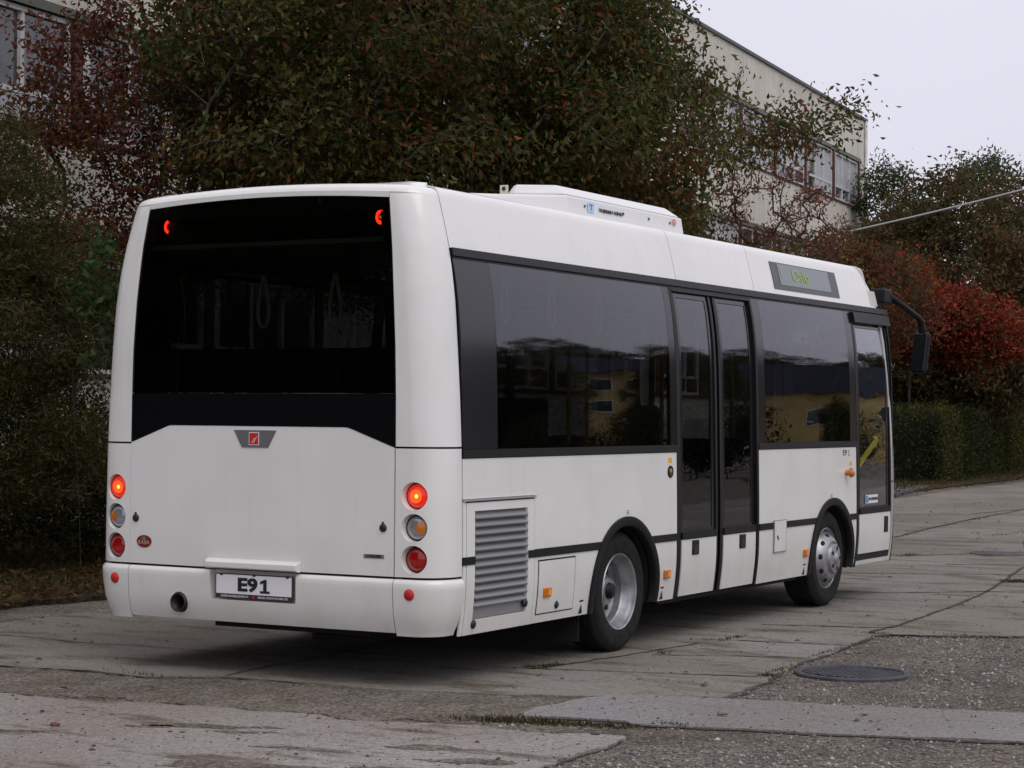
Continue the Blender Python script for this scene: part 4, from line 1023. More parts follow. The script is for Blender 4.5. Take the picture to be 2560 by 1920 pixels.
for i, (p, wd) in enumerate([([(2.86, .33), (2.86, .80), (2.76, 1.44), (2.66, 1.9), (2.59, 2.8), (2.48, 4.14), (2.42, 4.28), (3.44, 4.84), (6.5, 6.55)], .022), ([(4.9, -.20), (4.33, -.36), (3.82, -.51), (3.23, -.65), (2.96, -.74), (2.77, -.68), (2.5, -.72), (2.25, -.80)], .022), ([(6.2, .22), (4.75, -.23)], .02),
        ([(3.0, -1.13), (3.08, -1.40), (3.07, -1.70), (3.10, -2.03), (2.96, -2.6)], .014), ([(-4.3, -.38), (-2.6, -.70), (-1.79, -.68), (-1.11, -.56), (-.62, -.62), (-.19, -.35), (.41, -.31)], .014)]):
    q = ribbon(p, wd, -.006 if i != 4 else -.002, 90 + i); q.name = 'edge_dirt_shade'  # dark edge lines: dirt, plus the slab step's shadow drawn as colour
# ---- loose stuff: gravel, fallen leaves, grass
def fast_mesh(name, V, F, mat_, cols=None, smooth=False, nrm_smooth=None):
    """V (n,3), F (m,k) numpy"""
    me = bpy.data.meshes.new(name); n, k = F.shape
    me.vertices.add(len(V)); me.vertices.foreach_set('co', V.astype(np.float32).ravel())
    me.loops.add(n * k); me.loops.foreach_set('vertex_index', F.astype(np.int32).ravel())
    me.polygons.add(n); me.polygons.foreach_set('loop_start', np.arange(0, n * k, k, dtype=np.int32)); me.polygons.foreach_set('loop_total', np.full(n, k, dtype=np.int32))
    if smooth: me.polygons.foreach_set('use_smooth', np.ones(n, dtype=bool))
    me.update(calc_edges=True); me.materials.append(mat_)
    if cols is not None:
        a = me.attributes.new('tint', 'FLOAT_COLOR', 'FACE'); c4 = np.ones((n, 4), dtype=np.float32); c4[:, :3] = cols; a.data.foreach_set('color', c4.ravel())
    o = bpy.data.objects.new(name, me); C.objects.link(o); return o
def attr_mat(name, rough=.6, trans=.0, spec=.3):
    m = mat(name, (.1, .1, .1), rough, spec=spec); b = m.node_tree.nodes['Principled BSDF']; a = N(m, 'ShaderNodeAttribute'); a.attribute_name = 'tint'
    m.node_tree.links.new(a.outputs['Color'], b.inputs['Base Color'])
    if trans:
        t = N(m, 'ShaderNodeBsdfTranslucent'); mx_ = N(m, 'ShaderNodeMixShader'); mx_.inputs[0].default_value = trans
        out = m.node_tree.nodes['Material Output']; lk = m.node_tree.links.new
        lk(a.outputs['Color'], t.inputs[0]); lk(b.outputs[0], mx_.inputs[1]); lk(t.outputs[0], mx_.inputs[2]); lk(mx_.outputs[0], out.inputs[0])
    return m
M_LEAF = attr_mat('leaf', .6, .38, .12)
M_STONE = attr_mat('stone', .85)
def in_poly(x, y, poly):
    c = np.zeros(len(x), bool); n = len(poly); j = n - 1
    for i in range(n):
        xi, yi = poly[i]; xj, yj = poly[j]
        c ^= ((yi > y) != (yj > y)) & (x < (xj - xi) * (y - yi) / ((yj - yi) + 1e-12) + xi); j = i
    return c
def stones(name, x, y, z, r, rs, pal):
    n = len(x); oc = np.array([(1, 0, 0), (-1, 0, 0), (0, 1, 0), (0, -1, 0), (0, 0, 1), (0, 0, -1)], float)
    fc = np.array([(0, 2, 4), (2, 1, 4), (1, 3, 4), (3, 0, 4), (2, 0, 5), (1, 2, 5), (3, 1, 5), (0, 3, 5)])
    th = rs.uniform(0, 2 * PI, n); sc = np.stack([r * rs.uniform(.8, 1.5, n), r * rs.uniform(.7, 1.1, n), r * rs.uniform(.45, .8, n)], 1)
    v = oc[None] * sc[:, None] * rs.uniform(.75, 1.2, (n, 6, 1)); c, s = np.cos(th), np.sin(th)
    X = v[..., 0] * c[:, None] - v[..., 1] * s[:, None] + x[:, None]; Y = v[..., 0] * s[:, None] + v[..., 1] * c[:, None] + y[:, None]; Z = v[..., 2] + (z + r * .15)[:, None]
    V = np.stack([X, Y, Z], 2).reshape(-1, 3); F = (fc[None] + (np.arange(n) * 6)[:, None, None]).reshape(-1, 3)
    pc = np.array(pal)[rs.integers(0, len(pal), n)] * rs.uniform(.7, 1.25, (n, 1)); cols = np.repeat(pc, 8, 0)
    o = fast_mesh(name, V, F, M_STONE, cols, smooth=True); o['kind'] = 'stuff'; return o
STP = [(.20, .19, .18), (.14, .125, .11), (.28, .27, .26), (.17, .15, .12), (.10, .095, .09), (.36, .34, .31), (.22, .17, .13), (.13, .13, .14)]
rs = np.random.default_rng(3)
n = 80000; x = rs.uniform(1.8, 7.5, n); y = rs.uniform(-4.2, 7.2, n)
inC = in_poly(x, y, Cfront); inA = in_poly(x, y, A_); inB = in_poly(x, y, B_)
ok = ~inC & ~inA & ~inB & ~((x < 2.25) & (y > -1.3)) & (np.hypot(x - 3.10, y - 2.0) > .375)
lf = np.sin(x * 2.1 + 1.3 * np.sin(y * 1.7)) + np.sin(y * 2.9 + 1.1 * np.cos(x * 2.3)) + .6 * np.sin(x * 6.3 + y * 5.1)
ok &= rs.uniform(0, 1, n) < np.clip(.55 + .3 * lf, .12, 1); x, y = x[ok], y[ok]
r = np.exp(rs.normal(math.log(.0068), .45, len(x))); r = np.clip(r, .003, .024)
o = stones('gravel', x, y, np.full(len(x), -.011), r, rs, STP); props(o, 'loose grey gravel filling the broken yard around the manhole cover', 'gravel')
n = 16000; x = rs.uniform(-4.3, 7, n); y = rs.uniform(-4.2, 9, n) ; z = np.where(in_poly(x, y, A_), .004, np.where(in_poly(x, y, B_), .002, np.where(in_poly(x, y, Cfront), .0, -.014)))
dens = np.where(z == 0.0, .25, .8); ok = rs.uniform(0, 1, n) < dens; ok &= ~((np.abs(x) < 1.25) & (y > -.2)); x, y, z = x[ok], y[ok], z[ok]
r = np.clip(np.exp(rs.normal(math.log(.0052), .5, len(x))), .002, .02)
o = stones('grit', x, y, z, r, rs, [(.10, .075, .055), (.19, .17, .15), (.07, .06, .05), (.25, .22, .18), (.15, .06, .04)]); props(o, 'grit and small chips scattered over the concrete slabs', 'grit')

def leaf_quads(P, size, rs, aspect=.42, droop=.5, flat=0.0, fold=.18, axis=None):
    n = len(P); d = rs.normal(size=(n, 3)); 
    if axis is not None: d = d * .55 + axis
    d[:, 2] -= droop * 1.0
    if flat: d[:, 2] *= (1 - flat)
    d /= np.linalg.norm(d, axis=1)[:, None] + 1e-9
    u = rs.normal(size=(n, 3)); 
    if flat: u[:, 2] *= (1 - flat)
    b = np.cross(d, u); 
    if flat: b = np.cross(np.array([0, 0, 1.]) + rs.normal(size=(n, 3)) * .25, d)
    b /= np.linalg.norm(b, axis=1)[:, None] + 1e-9; c = np.cross(d, b)
    L_ = (size * rs.uniform(.6, 1.2, n))[:, None]; W_ = L_ * aspect * .5; fz = L_ * fold
    V = np.stack([P, P + d * L_ * .45 + b * W_ + c * fz, P + d * L_ + c * fz * -.3, P + d * L_ * .45 - b * W_ + c * fz], 1).reshape(-1, 3)
    F = np.arange(4 * n).reshape(n, 4); return V, F
def pick(pal, rs, n):
    cs = np.array([p[0] for p in pal], float); w_ = np.array([p[1] for p in pal], float); w_ /= w_.sum(); return cs[rs.choice(len(pal), n, p=w_)]
# fallen leaves: on the verge, thinly over the yard
FALL = [((.11, .050, .02), 3), ((.075, .042, .02), 5), ((.17, .09, .035), 1.5), ((.10, .028, .015), 1), ((.06, .04, .02), 4), ((.09, .09, .02), 1.2)]
n = 26000; x = rs.uniform(-10.5, -4.3, n); y = rs.uniform(-1, 16, n) ; x2 = rs.uniform(-12, -5.8, 9000); y2 = rs.uniform(16, 56, 9000); x2 -= (y2 - 16) * .03
x, y = np.r_[x, x2], np.r_[y, y2]
P = np.stack([x, y, np.full(len(x), .045) + rs.uniform(0, .03, len(x))], 1); V, F = leaf_quads(P, .085, rs, .55, 0, .85, .1)
o = fast_mesh('fallen_leaves', V, F, M_LEAF, pick(FALL, rs, len(P)) * rs.uniform(.7, 1.2, (len(P), 1))); o['kind'] = 'stuff'; props(o, 'brown leaf litter lying on the verge left of the bus', 'fallen leaves')
n = 700; x = rs.uniform(-4.2, 7, n); y = rs.uniform(-3.5, 40, n); ok = ~((np.abs(x) < 1.5) & (y > -.4) & (y < 8.4)); x, y = x[ok], y[ok]
keep = rs.uniform(0, 1, len(x)) < np.where(y < 12, .45, .9); x, y = x[keep], y[keep]
P = np.stack([x, y, np.full(len(x), .008)], 1); V, F = leaf_quads(P, .06, rs, .5, 0, .9, .12)
o = fast_mesh('scattered_leaves', V, F, M_LEAF, pick(FALL, rs, len(P))); o['kind'] = 'stuff'; props(o, 'single dry leaves and twigs blown over the concrete yard', 'fallen leaves')
# moss, weeds and grass in joints and beside the slabs
GR = [((.048, .058, .018), 4), ((.075, .085, .02), 3), ((.10, .085, .03), 2), ((.03, .04, .012), 3), ((.13, .10, .05), 1)]
def grass(name, pts, label, size=.035, pal=GR, up=1.6):
    P = np.array(pts); 
    V, F = leaf_quads(P, size, rs, .16, -up, 0, .05); o = fast_mesh(name, V, F, M_LEAF, pick(pal, rs, len(P)) * rs.uniform(.6, 1.3, (len(P), 1))); o['kind'] = 'stuff'; return props(o, label, 'grass')
pts = []
for x, y, sx_, sy_, k in [(2.12, -.92, .16, .05, 900), (2.35, -.92, .2, .05, 1300), (2.6, -.86, .2, .05, 800), (2.82, -.82, .12, .03, 250), (2.05, -1.02, .1, .04, 300)]:
    q = rs.normal(size=(k, 2)) * (sx_, sy_); pts += [(x + a, y + b + a * .32, -.02) for a, b in q]
grass('moss_patch', pts, 'low green moss and weeds between two slab edges', .038, [((.045, .060, .015), 3), ((.10, .075, .03), 3), ((.06, .04, .018), 3), ((.03, .028, .014), 4), ((.15, .12, .06), .7)], .35)
pts = []
for x, y, sx_, sy_, k in [(-.22, 13.12, .09, .2, 500), (.35, 14.13, .12, .25, 500), (.61, 13.72, .1, .25, 600), (.75, 14.3, .06, .3, 300), (1.95, 9.97, .10, .14, 1500), (2.1, 10.1, .12, .1, 900), (1.28, 1.25, .05, .10, 500), (1.2, 1.12, .05, .06, 300), (2.68, 1.57, .04, .05, 300), (2.64, 1.9, .02, .2, 200), (2.55, 3.0, .02, .5, 300), (3.1, 4.66, .3, .04, 250), (2.4, 4.4, .1, .03, 200), (1.6, 2.3, .05, .1, 150), (.3, 2.9, .1, .1, 60), (1.62, 3.5, .05, .15, 250), (3.05, -.64, .10, .02, 160), (-.6, -.55, .2, .02, 120), (.05, 8.4, .2, .1, 200), (-.5, 18.5, .1, .5, 300), (-1.9, 19.2, .04, 1.2, 500), (-2.1, 22, .05, .6, 300)]:
    k = int(k * .45); q = rs.normal(size=(k, 2)) * (sx_ * .7, sy_ * .8); pts += [(x + a, y + b, -.006) for a, b in q]
grass('joint_grass', pts, 'thin tufts of grass growing from the cracks in the yard', .03)
n = 30000; x = rs.uniform(-11, -4.7, n); y = rs.uniform(2, 54, n); x -= np.clip(y - 4, 0, 50) * .055
x0_ = np.interp(y, [2, 8, 14, 24, 36, 52], [-4.5, -4.8, -5.4, -6.4, -7.2, -8.7]); ok = x < x0_ - .15; x, y = x[ok], y[ok]
grass('verge_grass', [(a, b, .03) for a, b in zip(x, y)], 'rough short grass on the verge beside the yard', .11, GR)

# single stones one can point at
def stone(x, y, z, r, col, label, sq=(1, .8, .6)):
    bm = bmesh.new(); bmesh.ops.create_icosphere(bm, subdivisions=2, radius=r); rr = random.Random(int(x * 100))
    for v in bm.verts: v.co = Vector((v.co.x * sq[0], v.co.y * sq[1], v.co.z * sq[2])) * rr.uniform(.86, 1.08)
    me = bpy.data.meshes.new('stone'); bm.to_mesh(me); bm.free(); m_ = mat('stone_' + label.split()[0], col, .9); noise_tint(m_, 30, tuple(c * .7 for c in col), col, bump=.4, bscale=80, bd=.003); me.materials.append(m_)
    o = bpy.data.objects.new('stone', me); C.objects.link(o); o.location = (x, y, z + r * sq[2] * .55); props(o, label, 'stone')
stone(.32, -2.46, .004, .028, (.16, .065, .045), 'reddish brick fragment lying on the pale slab, lower left', (1.2, .7, .5))
stone(.80, -2.12, .004, .012, (.30, .12, .04), 'tiny orange pebble beside a dirt patch on the pale slab')
stone(2.01, -.91, -.01, .022, (.20, .17, .14), 'brown pebble on the sand strip in front of the bus shadow', (1.2, .8, .6))
stone(3.13, -.2, .002, .019, (.19, .17, .17), 'round grey pebble alone on the smooth grey slab', (1, .9, .85))
stone(2.86, -1.19, .004, .02, (.09, .08, .075), 'dark flat pebble at the edge of the weeds', (1.5, .7, .5))

# manhole cover
mh_ = empty('manhole_cover', (3.10, 2.0, -.03), 'round ribbed cast iron manhole cover set in the gravel', 'manhole cover')
M_IRON = mat('cast_iron', (.03, .028, .034), .6, metal=.0, spec=.4); noise_tint(M_IRON, 8, (.026, .023, .028), (.060, .054, .068), bump=.3, bscale=60, bd=.003)
m = MB(); m.lathe([(.325, .0), (.325, .018), (.332, .026), (.370, .026), (.378, .018), (.380, -.01)], Matrix.Translation((3.10, 2.0, -.015)), 64); o = m.obj('manhole_frame', M_IRON, mh_, True); sharp(o, 40)
m = MB(); m.lathe([(0, .012), (.318, .012), (.322, .006), (.322, -.01)], Matrix.Translation((3.10, 2.0, -.015)), 64)
o = m.obj('manhole_lid', M_IRON, mh_, True); sharp(o, 40)
m = MB(); d_ = Vector((.82, .57)); 
for i in range(-8, 9):
    t = i * .036; hl = math.sqrt(max(.30 ** 2 - t * t, 0)); c_ = Vector((3.10, 2.0)) + Vector((d_.x, d_.y)) * t
    m.obox(Matrix.Translation((c_.x, c_.y, .000)) @ Matrix.Rotation(math.atan2(d_.x, -d_.y) + .25, 4, 'Z'), hl, .011, .007)
m.obj('lid_rib', M_IRON, mh_)['kind'] = 'stuff'
mh2 = empty('manhole_cover', (.62, 14.0, 0), 'flat dark manhole cover far off in the concrete yard beyond the front wheel', 'manhole cover')
m = MB(); m.lathe([(0, .012), (.34, .012), (.36, .004), (.36, -.01)], Matrix.Translation((.62, 14.0, 0)), 48); m.obj('manhole_lid', M_IRON, mh2, True)

# ================================================================== TREES
def tubes(name, segs, mat_, parent, n=5):
    A = np.array([s[0] for s in segs]); B = np.array([s[1] for s in segs]); ra = np.array([s[2] for s in segs]); rb = np.array([s[3] for s in segs])
    d = B - A; L_ = np.linalg.norm(d, axis=1)[:, None] + 1e-9; d = d / L_; ref = np.where(np.abs(d[:, 2:3]) < .9, np.array([[0, 0, 1.]]), np.array([[1., 0, 0]])); u = np.cross(d, ref); u /= np.linalg.norm(u, axis=1)[:, None]; v = np.cross(d, u)
    an = np.arange(n) * 2 * PI / n; ring = u[:, None] * np.cos(an)[None, :, None] + v[:, None] * np.sin(an)[None, :, None]
    V0 = A[:, None] + ring * ra[:, None, None]; V1 = B[:, None] + ring * rb[:, None, None]; V = np.concatenate([V0, V1], 1).reshape(-1, 3)
    k = np.arange(n); f = np.stack([k, (k + 1) % n, (k + 1) % n + n, k + n], 1); F = (f[None] + (np.arange(len(A)) * 2 * n)[:, None, None]).reshape(-1, 4)
    o = fast_mesh(name, V, F, mat_, smooth=True); 
    if parent: adopt(o, parent)
    return o
M_BARK = mat('bark', (.07, .06, .055), .9); noise_tint(M_BARK, 9, (.035, .03, .027), (.10, .088, .08), bump=.6, bscale=30)
M_BARKL = mat('grey_bark', (.12, .11, .105), .85); noise_tint(M_BARKL, 9, (.06, .055, .05), (.16, .15, .14), bump=.6, bscale=30)
def skeleton(base, trunk_h, attract, rs, tip=.0035, maxr=.16, lean=(0, 0), sag=.06):
    """grow branches from a trunk to every attractor (nearest point on what has grown)"""
    base = np.array(base, float); nodes = []; par = []
    top = base + np.array([lean[0], lean[1], trunk_h])
    k = max(4, int(trunk_h / .4))
    for i in range(k + 1):
        f = i / k; nodes.append(base + (top - base) * f + np.array([math.sin(f * 3 + base[0]), math.cos(f * 2.3), 0]) * .06 * trunk_h * .3); par.append(i - 1)
    start = max(1, int(k * .45))
    Nn = np.array(nodes); order = np.argsort(np.linalg.norm(attract - top, axis=1) * rs.uniform(.85, 1.15, len(attract)))
    buf = np.zeros((len(attract) * 6 + k + 5, 3)); buf[:k + 1] = Nn; cnt = k + 1; par = list(par); tips = []
    for i in order:
        a = attract[i]; dd = buf[start:cnt] - a; hor = np.linalg.norm(dd, axis=1) + np.clip(dd[:, 2], 0, None) * .8
        j = int(np.argmin(hor)) + start; p0 = buf[j].copy(); L_ = np.linalg.norm(a - p0); ns = int(min(5, max(1, round(L_ / .28)))); prev = j
        for s_ in range(1, ns + 1):
            f = s_ / ns; p = p0 + (a - p0) * f; p[2] += -sag * L_ * math.sin(PI * f) * -1.0; p += rs.normal(size=3) * .03 * L_ * (f < 1)
            buf[cnt] = p; par.append(prev); prev = cnt; cnt += 1
        tips.append(prev)
    rad2 = np.zeros(cnt); child = np.zeros(cnt, int)
    for i in range(cnt - 1, -1, -1):
        if child[i] == 0: rad2[i] = tip ** 2
        if par[i] >= 0: rad2[par[i]] += rad2[i] * .92 ; child[par[i]] += 1
    rad = np.minimum(np.sqrt(rad2), maxr); segs = []
    for i in range(cnt):
        if par[i] >= 0: segs.append((buf[par[i]], buf[i], min(rad[par[i]], rad[i] * 1.5), rad[i]))
    return segs, buf[:cnt], np.array(par[:cnt])
def blob_points(blobs, n, rs, shell=.5):
    vol = np.array([b[3] * b[4] * b[5] for b in blobs]); vol = vol / vol.sum(); out = []
    for b, v in zip(blobs, vol):
        k = max(3, int(n * v)); d = rs.normal(size=(k, 3)); d /= np.linalg.norm(d, axis=1)[:, None]; r_ = rs.uniform(0, 1, k) ** (1 / 3.0); r_ = r_ * (1 - shell) + shell * rs.uniform(.55, 1.05, k)
        out.append(np.array(b[:3]) + d * r_[:, None] * np.array(b[3:6]))
    return np.concatenate(out)
def tree(name, label, cat, base, trunk_h, blobs, n_at, per, size, pal, rs, aspect=.42, droop=.5, spread=.22, bark=None, shell=.5, group=None, tip=.0035, maxr=.16, lean=(0, 0), bias=.6, ns=5, extra=None, minz=None):
    root = empty(name, (base[0], base[1], base[2]), label, cat, group)
    at_ = blob_points(blobs, n_at, rs, shell)
    if extra is not None: at_ = np.concatenate([at_, np.array(extra)])
    if minz: at_ = at_[at_[:, 2] > minz]
    segs, nodes, par = skeleton(base, trunk_h, at_, rs, tip, maxr, lean)
    tubes('trunk', segs, bark or M_BARK, root, ns)
    # leaves: along the last stretches of the twigs and about the tips
    tipd = np.linalg.norm(nodes[:, None] - 0, axis=2)[:, 0] * 0
    use = np.arange(len(nodes))[int(trunk_h / .4) + 3:]
    k = rs.choice(use, n_at * per); f = rs.uniform(0, 1, len(k))[:, None]
    pp = nodes[k] * f + nodes[np.maximum(par[k], 0)] * (1 - f); d = nodes[k] - nodes[np.maximum(par[k], 0)]; d /= np.linalg.norm(d, axis=1)[:, None] + 1e-6
    P = pp + rs.normal(size=pp.shape) * spread * np.array([1, 1, .7])
    if minz: q = P[:, 2] > minz - .1; P, d, k = P[q], d[q], k[q]
    V, F = leaf_quads(P, size, rs, aspect, droop, axis=d * .8)
    cc = pick(pal, rs, len(nodes)); own = pick(pal, rs, len(P)); usec = (rs.uniform(0, 1, len(P)) < bias)[:, None]
    cols = np.where(usec, cc[k], own) * rs.uniform(.65, 1.3, (len(P), 1))
    o = fast_mesh('crown', V, F, M_LEAF, cols); adopt(o, root)
    return root
CH = [((.075, .092, .024), 6), ((.110, .078, .026), 4), ((.135, .074, .026), 3), ((.050, .064, .020), 4), ((.20, .062, .020), .6), ((.14, .062, .020), 1.0), ((.105, .115, .034), 3.5), ((.36, .10, .022), .16), ((.14, .12, .038), 1.2)]
RP = [((.16, .048, .030), 5), ((.21, .066, .038), 4), ((.115, .042, .026), 4), ((.17, .082, .028), 3), ((.08, .056, .024), 3), ((.26, .085, .06), 1)]
GN = [((.045, .080, .018), 5), ((.065, .100, .024), 4), ((.032, .056, .014), 4), ((.090, .115, .030), 2)]
BR = [((.088, .064, .028), 5), ((.112, .074, .030), 4), ((.066, .070, .028), 4), ((.15, .070, .026), 2), ((.10, .10, .040), 2)]
RR = [((.24, .036, .020), 4), ((.32, .060, .028), 2.5), ((.17, .030, .018), 4), ((.22, .085, .03), 3), ((.09, .07, .026), 2)]
DK = [((.036, .044, .014), 5), ((.050, .057, .018), 4), ((.075, .056, .022), 2), ((.025, .032, .011), 4)]
rs = np.random.default_rng(11)
TR = 'autumn trees between the bus and the long building'
tree('cherry_tree', 'large bronze green cherry tree above the rear of the bus, left of the two', 'tree', (-6.6, 8.0, .03), 4.2, [(-5.6, 7.6, 5.4, 1.7, 1.9, 1.8), (-4.4, 8.2, 6.6, 2.0, 2.0, 1.6), (-6.3, 9.6, 5.4, 2.0, 2.0, 2.0), (-4.2, 8.6, 4.4, 1.3, 1.3, .9), (-5.9, 6.8, 7.6, 1.6, 1.6, 1.2)], 620, 88, .104, CH, rs, tip=.005, droop=.75, group=TR, bark=M_BARKL)
tree('cherry_tree', 'large cherry tree over the bus roof with long limbs reaching to the right', 'tree', (-6.2, 12.0, .03), 4.0, [(-4.4, 11.0, 6.2, 2.1, 2.3, 1.8), (-3.2, 10.9, 5.0, 1.7, 1.8, 1.3), (-5.0, 13.0, 4.9, 1.4, 1.5, 1.5), (-3.8, 11.8, 5.9, .7, .8, .7)], 620, 88, .104, CH, rs, droop=.75, group=TR, bark=M_BARKL,
     extra=[(-3.63, 14.99, 5.26), (-3.55, 15.3, 5.35), (-3.47, 15.65, 5.52), (-3.29, 16.32, 5.74), (-3.1, 16.4, 5.78), (-2.92, 16.53, 5.82), (-2.77, 17.19, 5.98), (-2.64, 17.83, 6.17), (-3.48, 16.23, 5.28), (-3.3, 16.6, 5.4), (-3.17, 16.97, 5.49), (-2.84, 17.71, 6.36), (-3.2, 16.5, 6.05), (-3.0, 17.0, 6.15)], tip=.0065)
tree('cherry_tree', 'lower brown leaved cherry tree seen over the bus air conditioner', 'tree', (-5.8, 16.5, .03), 3.0, [(-4.6, 15.6, 3.9, .9, 1.0, .7), (-5.2, 15.2, 3.8, 1.5, 1.5, 1.2), (-3.9, 17.1, 3.5, 1.0, 1.1, .6), (-3.5, 18.5, 3.5, .7, .8, .45)], 380, 85, .105, CH, rs, tip=.006, droop=.7, group=TR, bark=M_BARKL)
tree('green_tree', 'darker green tree standing behind the cherries near the building', 'tree', (-8.4, 18.0, .03), 6, [(-7.35, 17.4, 7.6, 1.9, 1.9, 2.4), (-7.4, 18.4, 8.3, 1.0, 1.0, 1.5), (-8.1, 18.2, 5.2, 1.7, 2.0, 2.2), (-8.0, 15.0, 9.2, 2.2, 2.4, 2.2), (-7.0, 18.8, 7.2, .6, .6, .9)], 540, 90, .085, GN, rs, droop=.3, group=TR)
tree('green_tree', 'tall dark green tree above the left cherry, reaching out of the picture', 'tree', (-9.2, 12.0, .03), 6, [(-8.0, 11.8, 6.8, 2.2, 2.4, 3.0), (-8.0, 13.6, 5.6, 2.4, 2.4, 2.8), (-8.4, 12.5, 9.5, 2.4, 2.4, 2.0)], 560, 90, .095, GN + DK, rs, droop=.3, group=TR)
tree('plum_tree', 'dark red leaved plum tree in front of the building at upper left', 'tree', (-8.2, 7.3, .03), 2.6, [(-7.85, 7.45, 5.2, 1.1, 1.1, 1.1), (-8.3, 7.1, 5.5, .9, .9, .9), (-6.9, 7.4, 4.8, 1.0, 1.0, 1.0), (-7.7, 6.9, 4.2, 1.3, 1.2, 1.0), (-7.8, 8.0, 6.1, .9, .9, .7), (-6.9, 7.9, 5.6, .9, .9, .8), (-7.4, 7.0, 3.2, 1.4, 1.2, .9)], 340, 44, .085, RP, rs, droop=.25, aspect=.48, spread=.16, group=TR, tip=.0055)
tree('plum_tree', 'sparse red leaved sapling against the building right of the cherries', 'tree', (-6.2, 21.5, .03), 3.0, [(-5.5, 21.4, 5.2, .9, .9, 1.0), (-5.0, 22.2, 4.8, .9, .9, .9), (-6.1, 21.6, 6.2, .6, .6, .6), (-5.6, 21.8, 4.2, 1.2, 1.2, .8)], 250, 22, .085, RP, rs, droop=-.1, aspect=.36, spread=.08, group=TR, tip=.0075, extra=[(-6.12, 21.59, 7.21), (-6.1, 21.6, 7.4), (-6.06, 21.62, 7.56), (-5.91, 21.72, 6.87), (-5.95, 21.7, 6.6), (-6.68, 21.28, 6.7), (-6.6, 21.3, 7.0), (-4.68, 22.45, 4.75), (-6.1, 21.6, 6.9), (-5.6, 21.9, 6.3), (-5.5, 22.0, 6.6)])
tree('plum_tree', 'red leaved bush like plum beside the far end of the building', 'tree', (-7.2, 29.0, .03), 2.2, [(-6.6, 28.3, 4.3, 1.0, 1.0, 1.0), (-6.3, 29.5, 4.0, 1.3, 1.3, 1.2), (-7.2, 28.8, 4.9, .8, .8, .6)], 300, 40, .11, RP + BR, rs, droop=.1, group=TR, spread=.16)
tree('thuja_tree', 'dense olive green conifer cut off by the left edge of the picture', 'tree', (-6.9, 4.3, .03), 4.3, [(-6.55, 4.35, 2.5, 1.0, .95, 1.1), (-6.6, 4.3, 3.5, .8, .8, 1.1), (-6.7, 4.3, 4.4, .5, .5, .7), (-7.4, 3.8, 2.6, 1.0, 1.0, 1.6), (-6.2, 5.0, 2.8, .4, .45, 1.0), (-6.6, 4.6, 1.4, 1.1, 1.0, .8)], 620, 150, .085, [((.060, .060, .018), 5), ((.078, .070, .022), 4), ((.042, .047, .015), 4), ((.10, .072, .024), 1)], rs, droop=.25, aspect=.18, spread=.12, group=TR, shell=.6)
M_BARKD = mat('dark_bark', (.02, .018, .014), .95)
tree('leafy_sapling', 'thin sapling with fresh green leaves just left of the bus rear', 'sapling', (-4.9, 3.6, .03), 2.0, [(-4.65, 3.55, 2.9, .22, .25, .35), (-4.61, 3.58, 2.4, .22, .25, .45), (-4.7, 3.55, 3.2, .22, .22, .25)], 36, 11, .10, [((.045, .080, .025), 4), ((.034, .060, .018), 3), ((.06, .095, .035), 1)], rs, droop=.9, aspect=.5, spread=.09, tip=.0016, maxr=.012, bark=M_BARKD)
SHB = 'dark shrubs under the trees left of the bus'
for i, (x, y, h, rr, lab) in enumerate([(-7.2, 6.0, 1.3, 1.1, 'low dark shrub with bare twigs directly left of the tail lamps'), (-8.9, 5.6, 1.5, 1.2, 'dark shrub at the left edge below the conifer'), (-7.4, 8.8, 2.0, 1.3, 'dark shrub behind the bus rear corner'), (-6.2, 11.5, 2.4, 1.4, 'dark shrub hidden mostly behind the bus windows'), (-10.2, 9.2, 2.0, 1.5, 'dark shrub against the white building base'), (-9.4, 7.9, 4.4, 1.8, 'tall dark shrub behind the plum tree at the left')]):
    tree('shrub', lab, 'shrub', (x, y, .03), h * .6, [(x, y, h * .62, rr, rr, h * .5), (x + .3, y + .4, h * .4, rr * .8, rr * .8, h * .35)], 170, 38, .08, DK + [((.09, .04, .018), .8)], rs, droop=.2, spread=.16, group=SHB, shell=.3, tip=.0035)
RG = 'trees beyond the hedge at the right'
tree('brown_tree', 'tall brown green tree behind the hedge at the right', 'tree', (-11.0, 48.5, .03), 5.5, [(-10.8, 47.5, 5.6, 3.2, 3.2, 2.6), (-10.4, 47.8, 8.0, 1.5, 1.5, 1.3), (-12.0, 48.1, 7.3, 1.4, 1.4, 1.1), (-9.6, 50.6, 8.3, 1.2, 1.2, 1.0), (-11.0, 48.0, 3.4, 4, 3.5, 2.0)], 620, 90, .19, BR, rs, droop=.7, spread=.30, group=RG, tip=.008, maxr=.25)
tree('brown_tree', 'wide brown green tree behind the hedge cut by the right edge', 'tree', (-12.0, 67.5, .03), 6.5, [(-11.7, 66.7, 6.6, 4.0, 3.6, 3.6), (-11.1, 68.1, 8.8, 2.6, 2.6, 2.2), (-13.2, 65.5, 8.0, 2.2, 2.2, 2.0), (-9.5, 68.5, 8.0, 2.8, 2.6, 2.6), (-11.8, 66.5, 3.6, 4.6, 3.5, 2.4)], 680, 90, .21, BR + [((.038, .046, .018), 3)], rs, droop=.7, spread=.30, group=RG, tip=.008, maxr=.25)
tree('poplar_tree', 'light airy green tree showing between the building and the brown tree', 'tree', (-17.0, 62.5, .03), 7, [(-17.4, 62.2, 9.6, 1.3, 1.3, 1.7), (-16.6, 62.5, 8.2, 1.4, 1.4, 1.6), (-14.0, 63.0, 10.4, 1.2, 1.2, 1.2)], 230, 50, .17, [((.08, .10, .035), 4), ((.12, .13, .05), 2), ((.05, .07, .03), 3)], rs, droop=.2, spread=.26, group=RG, tip=.008)
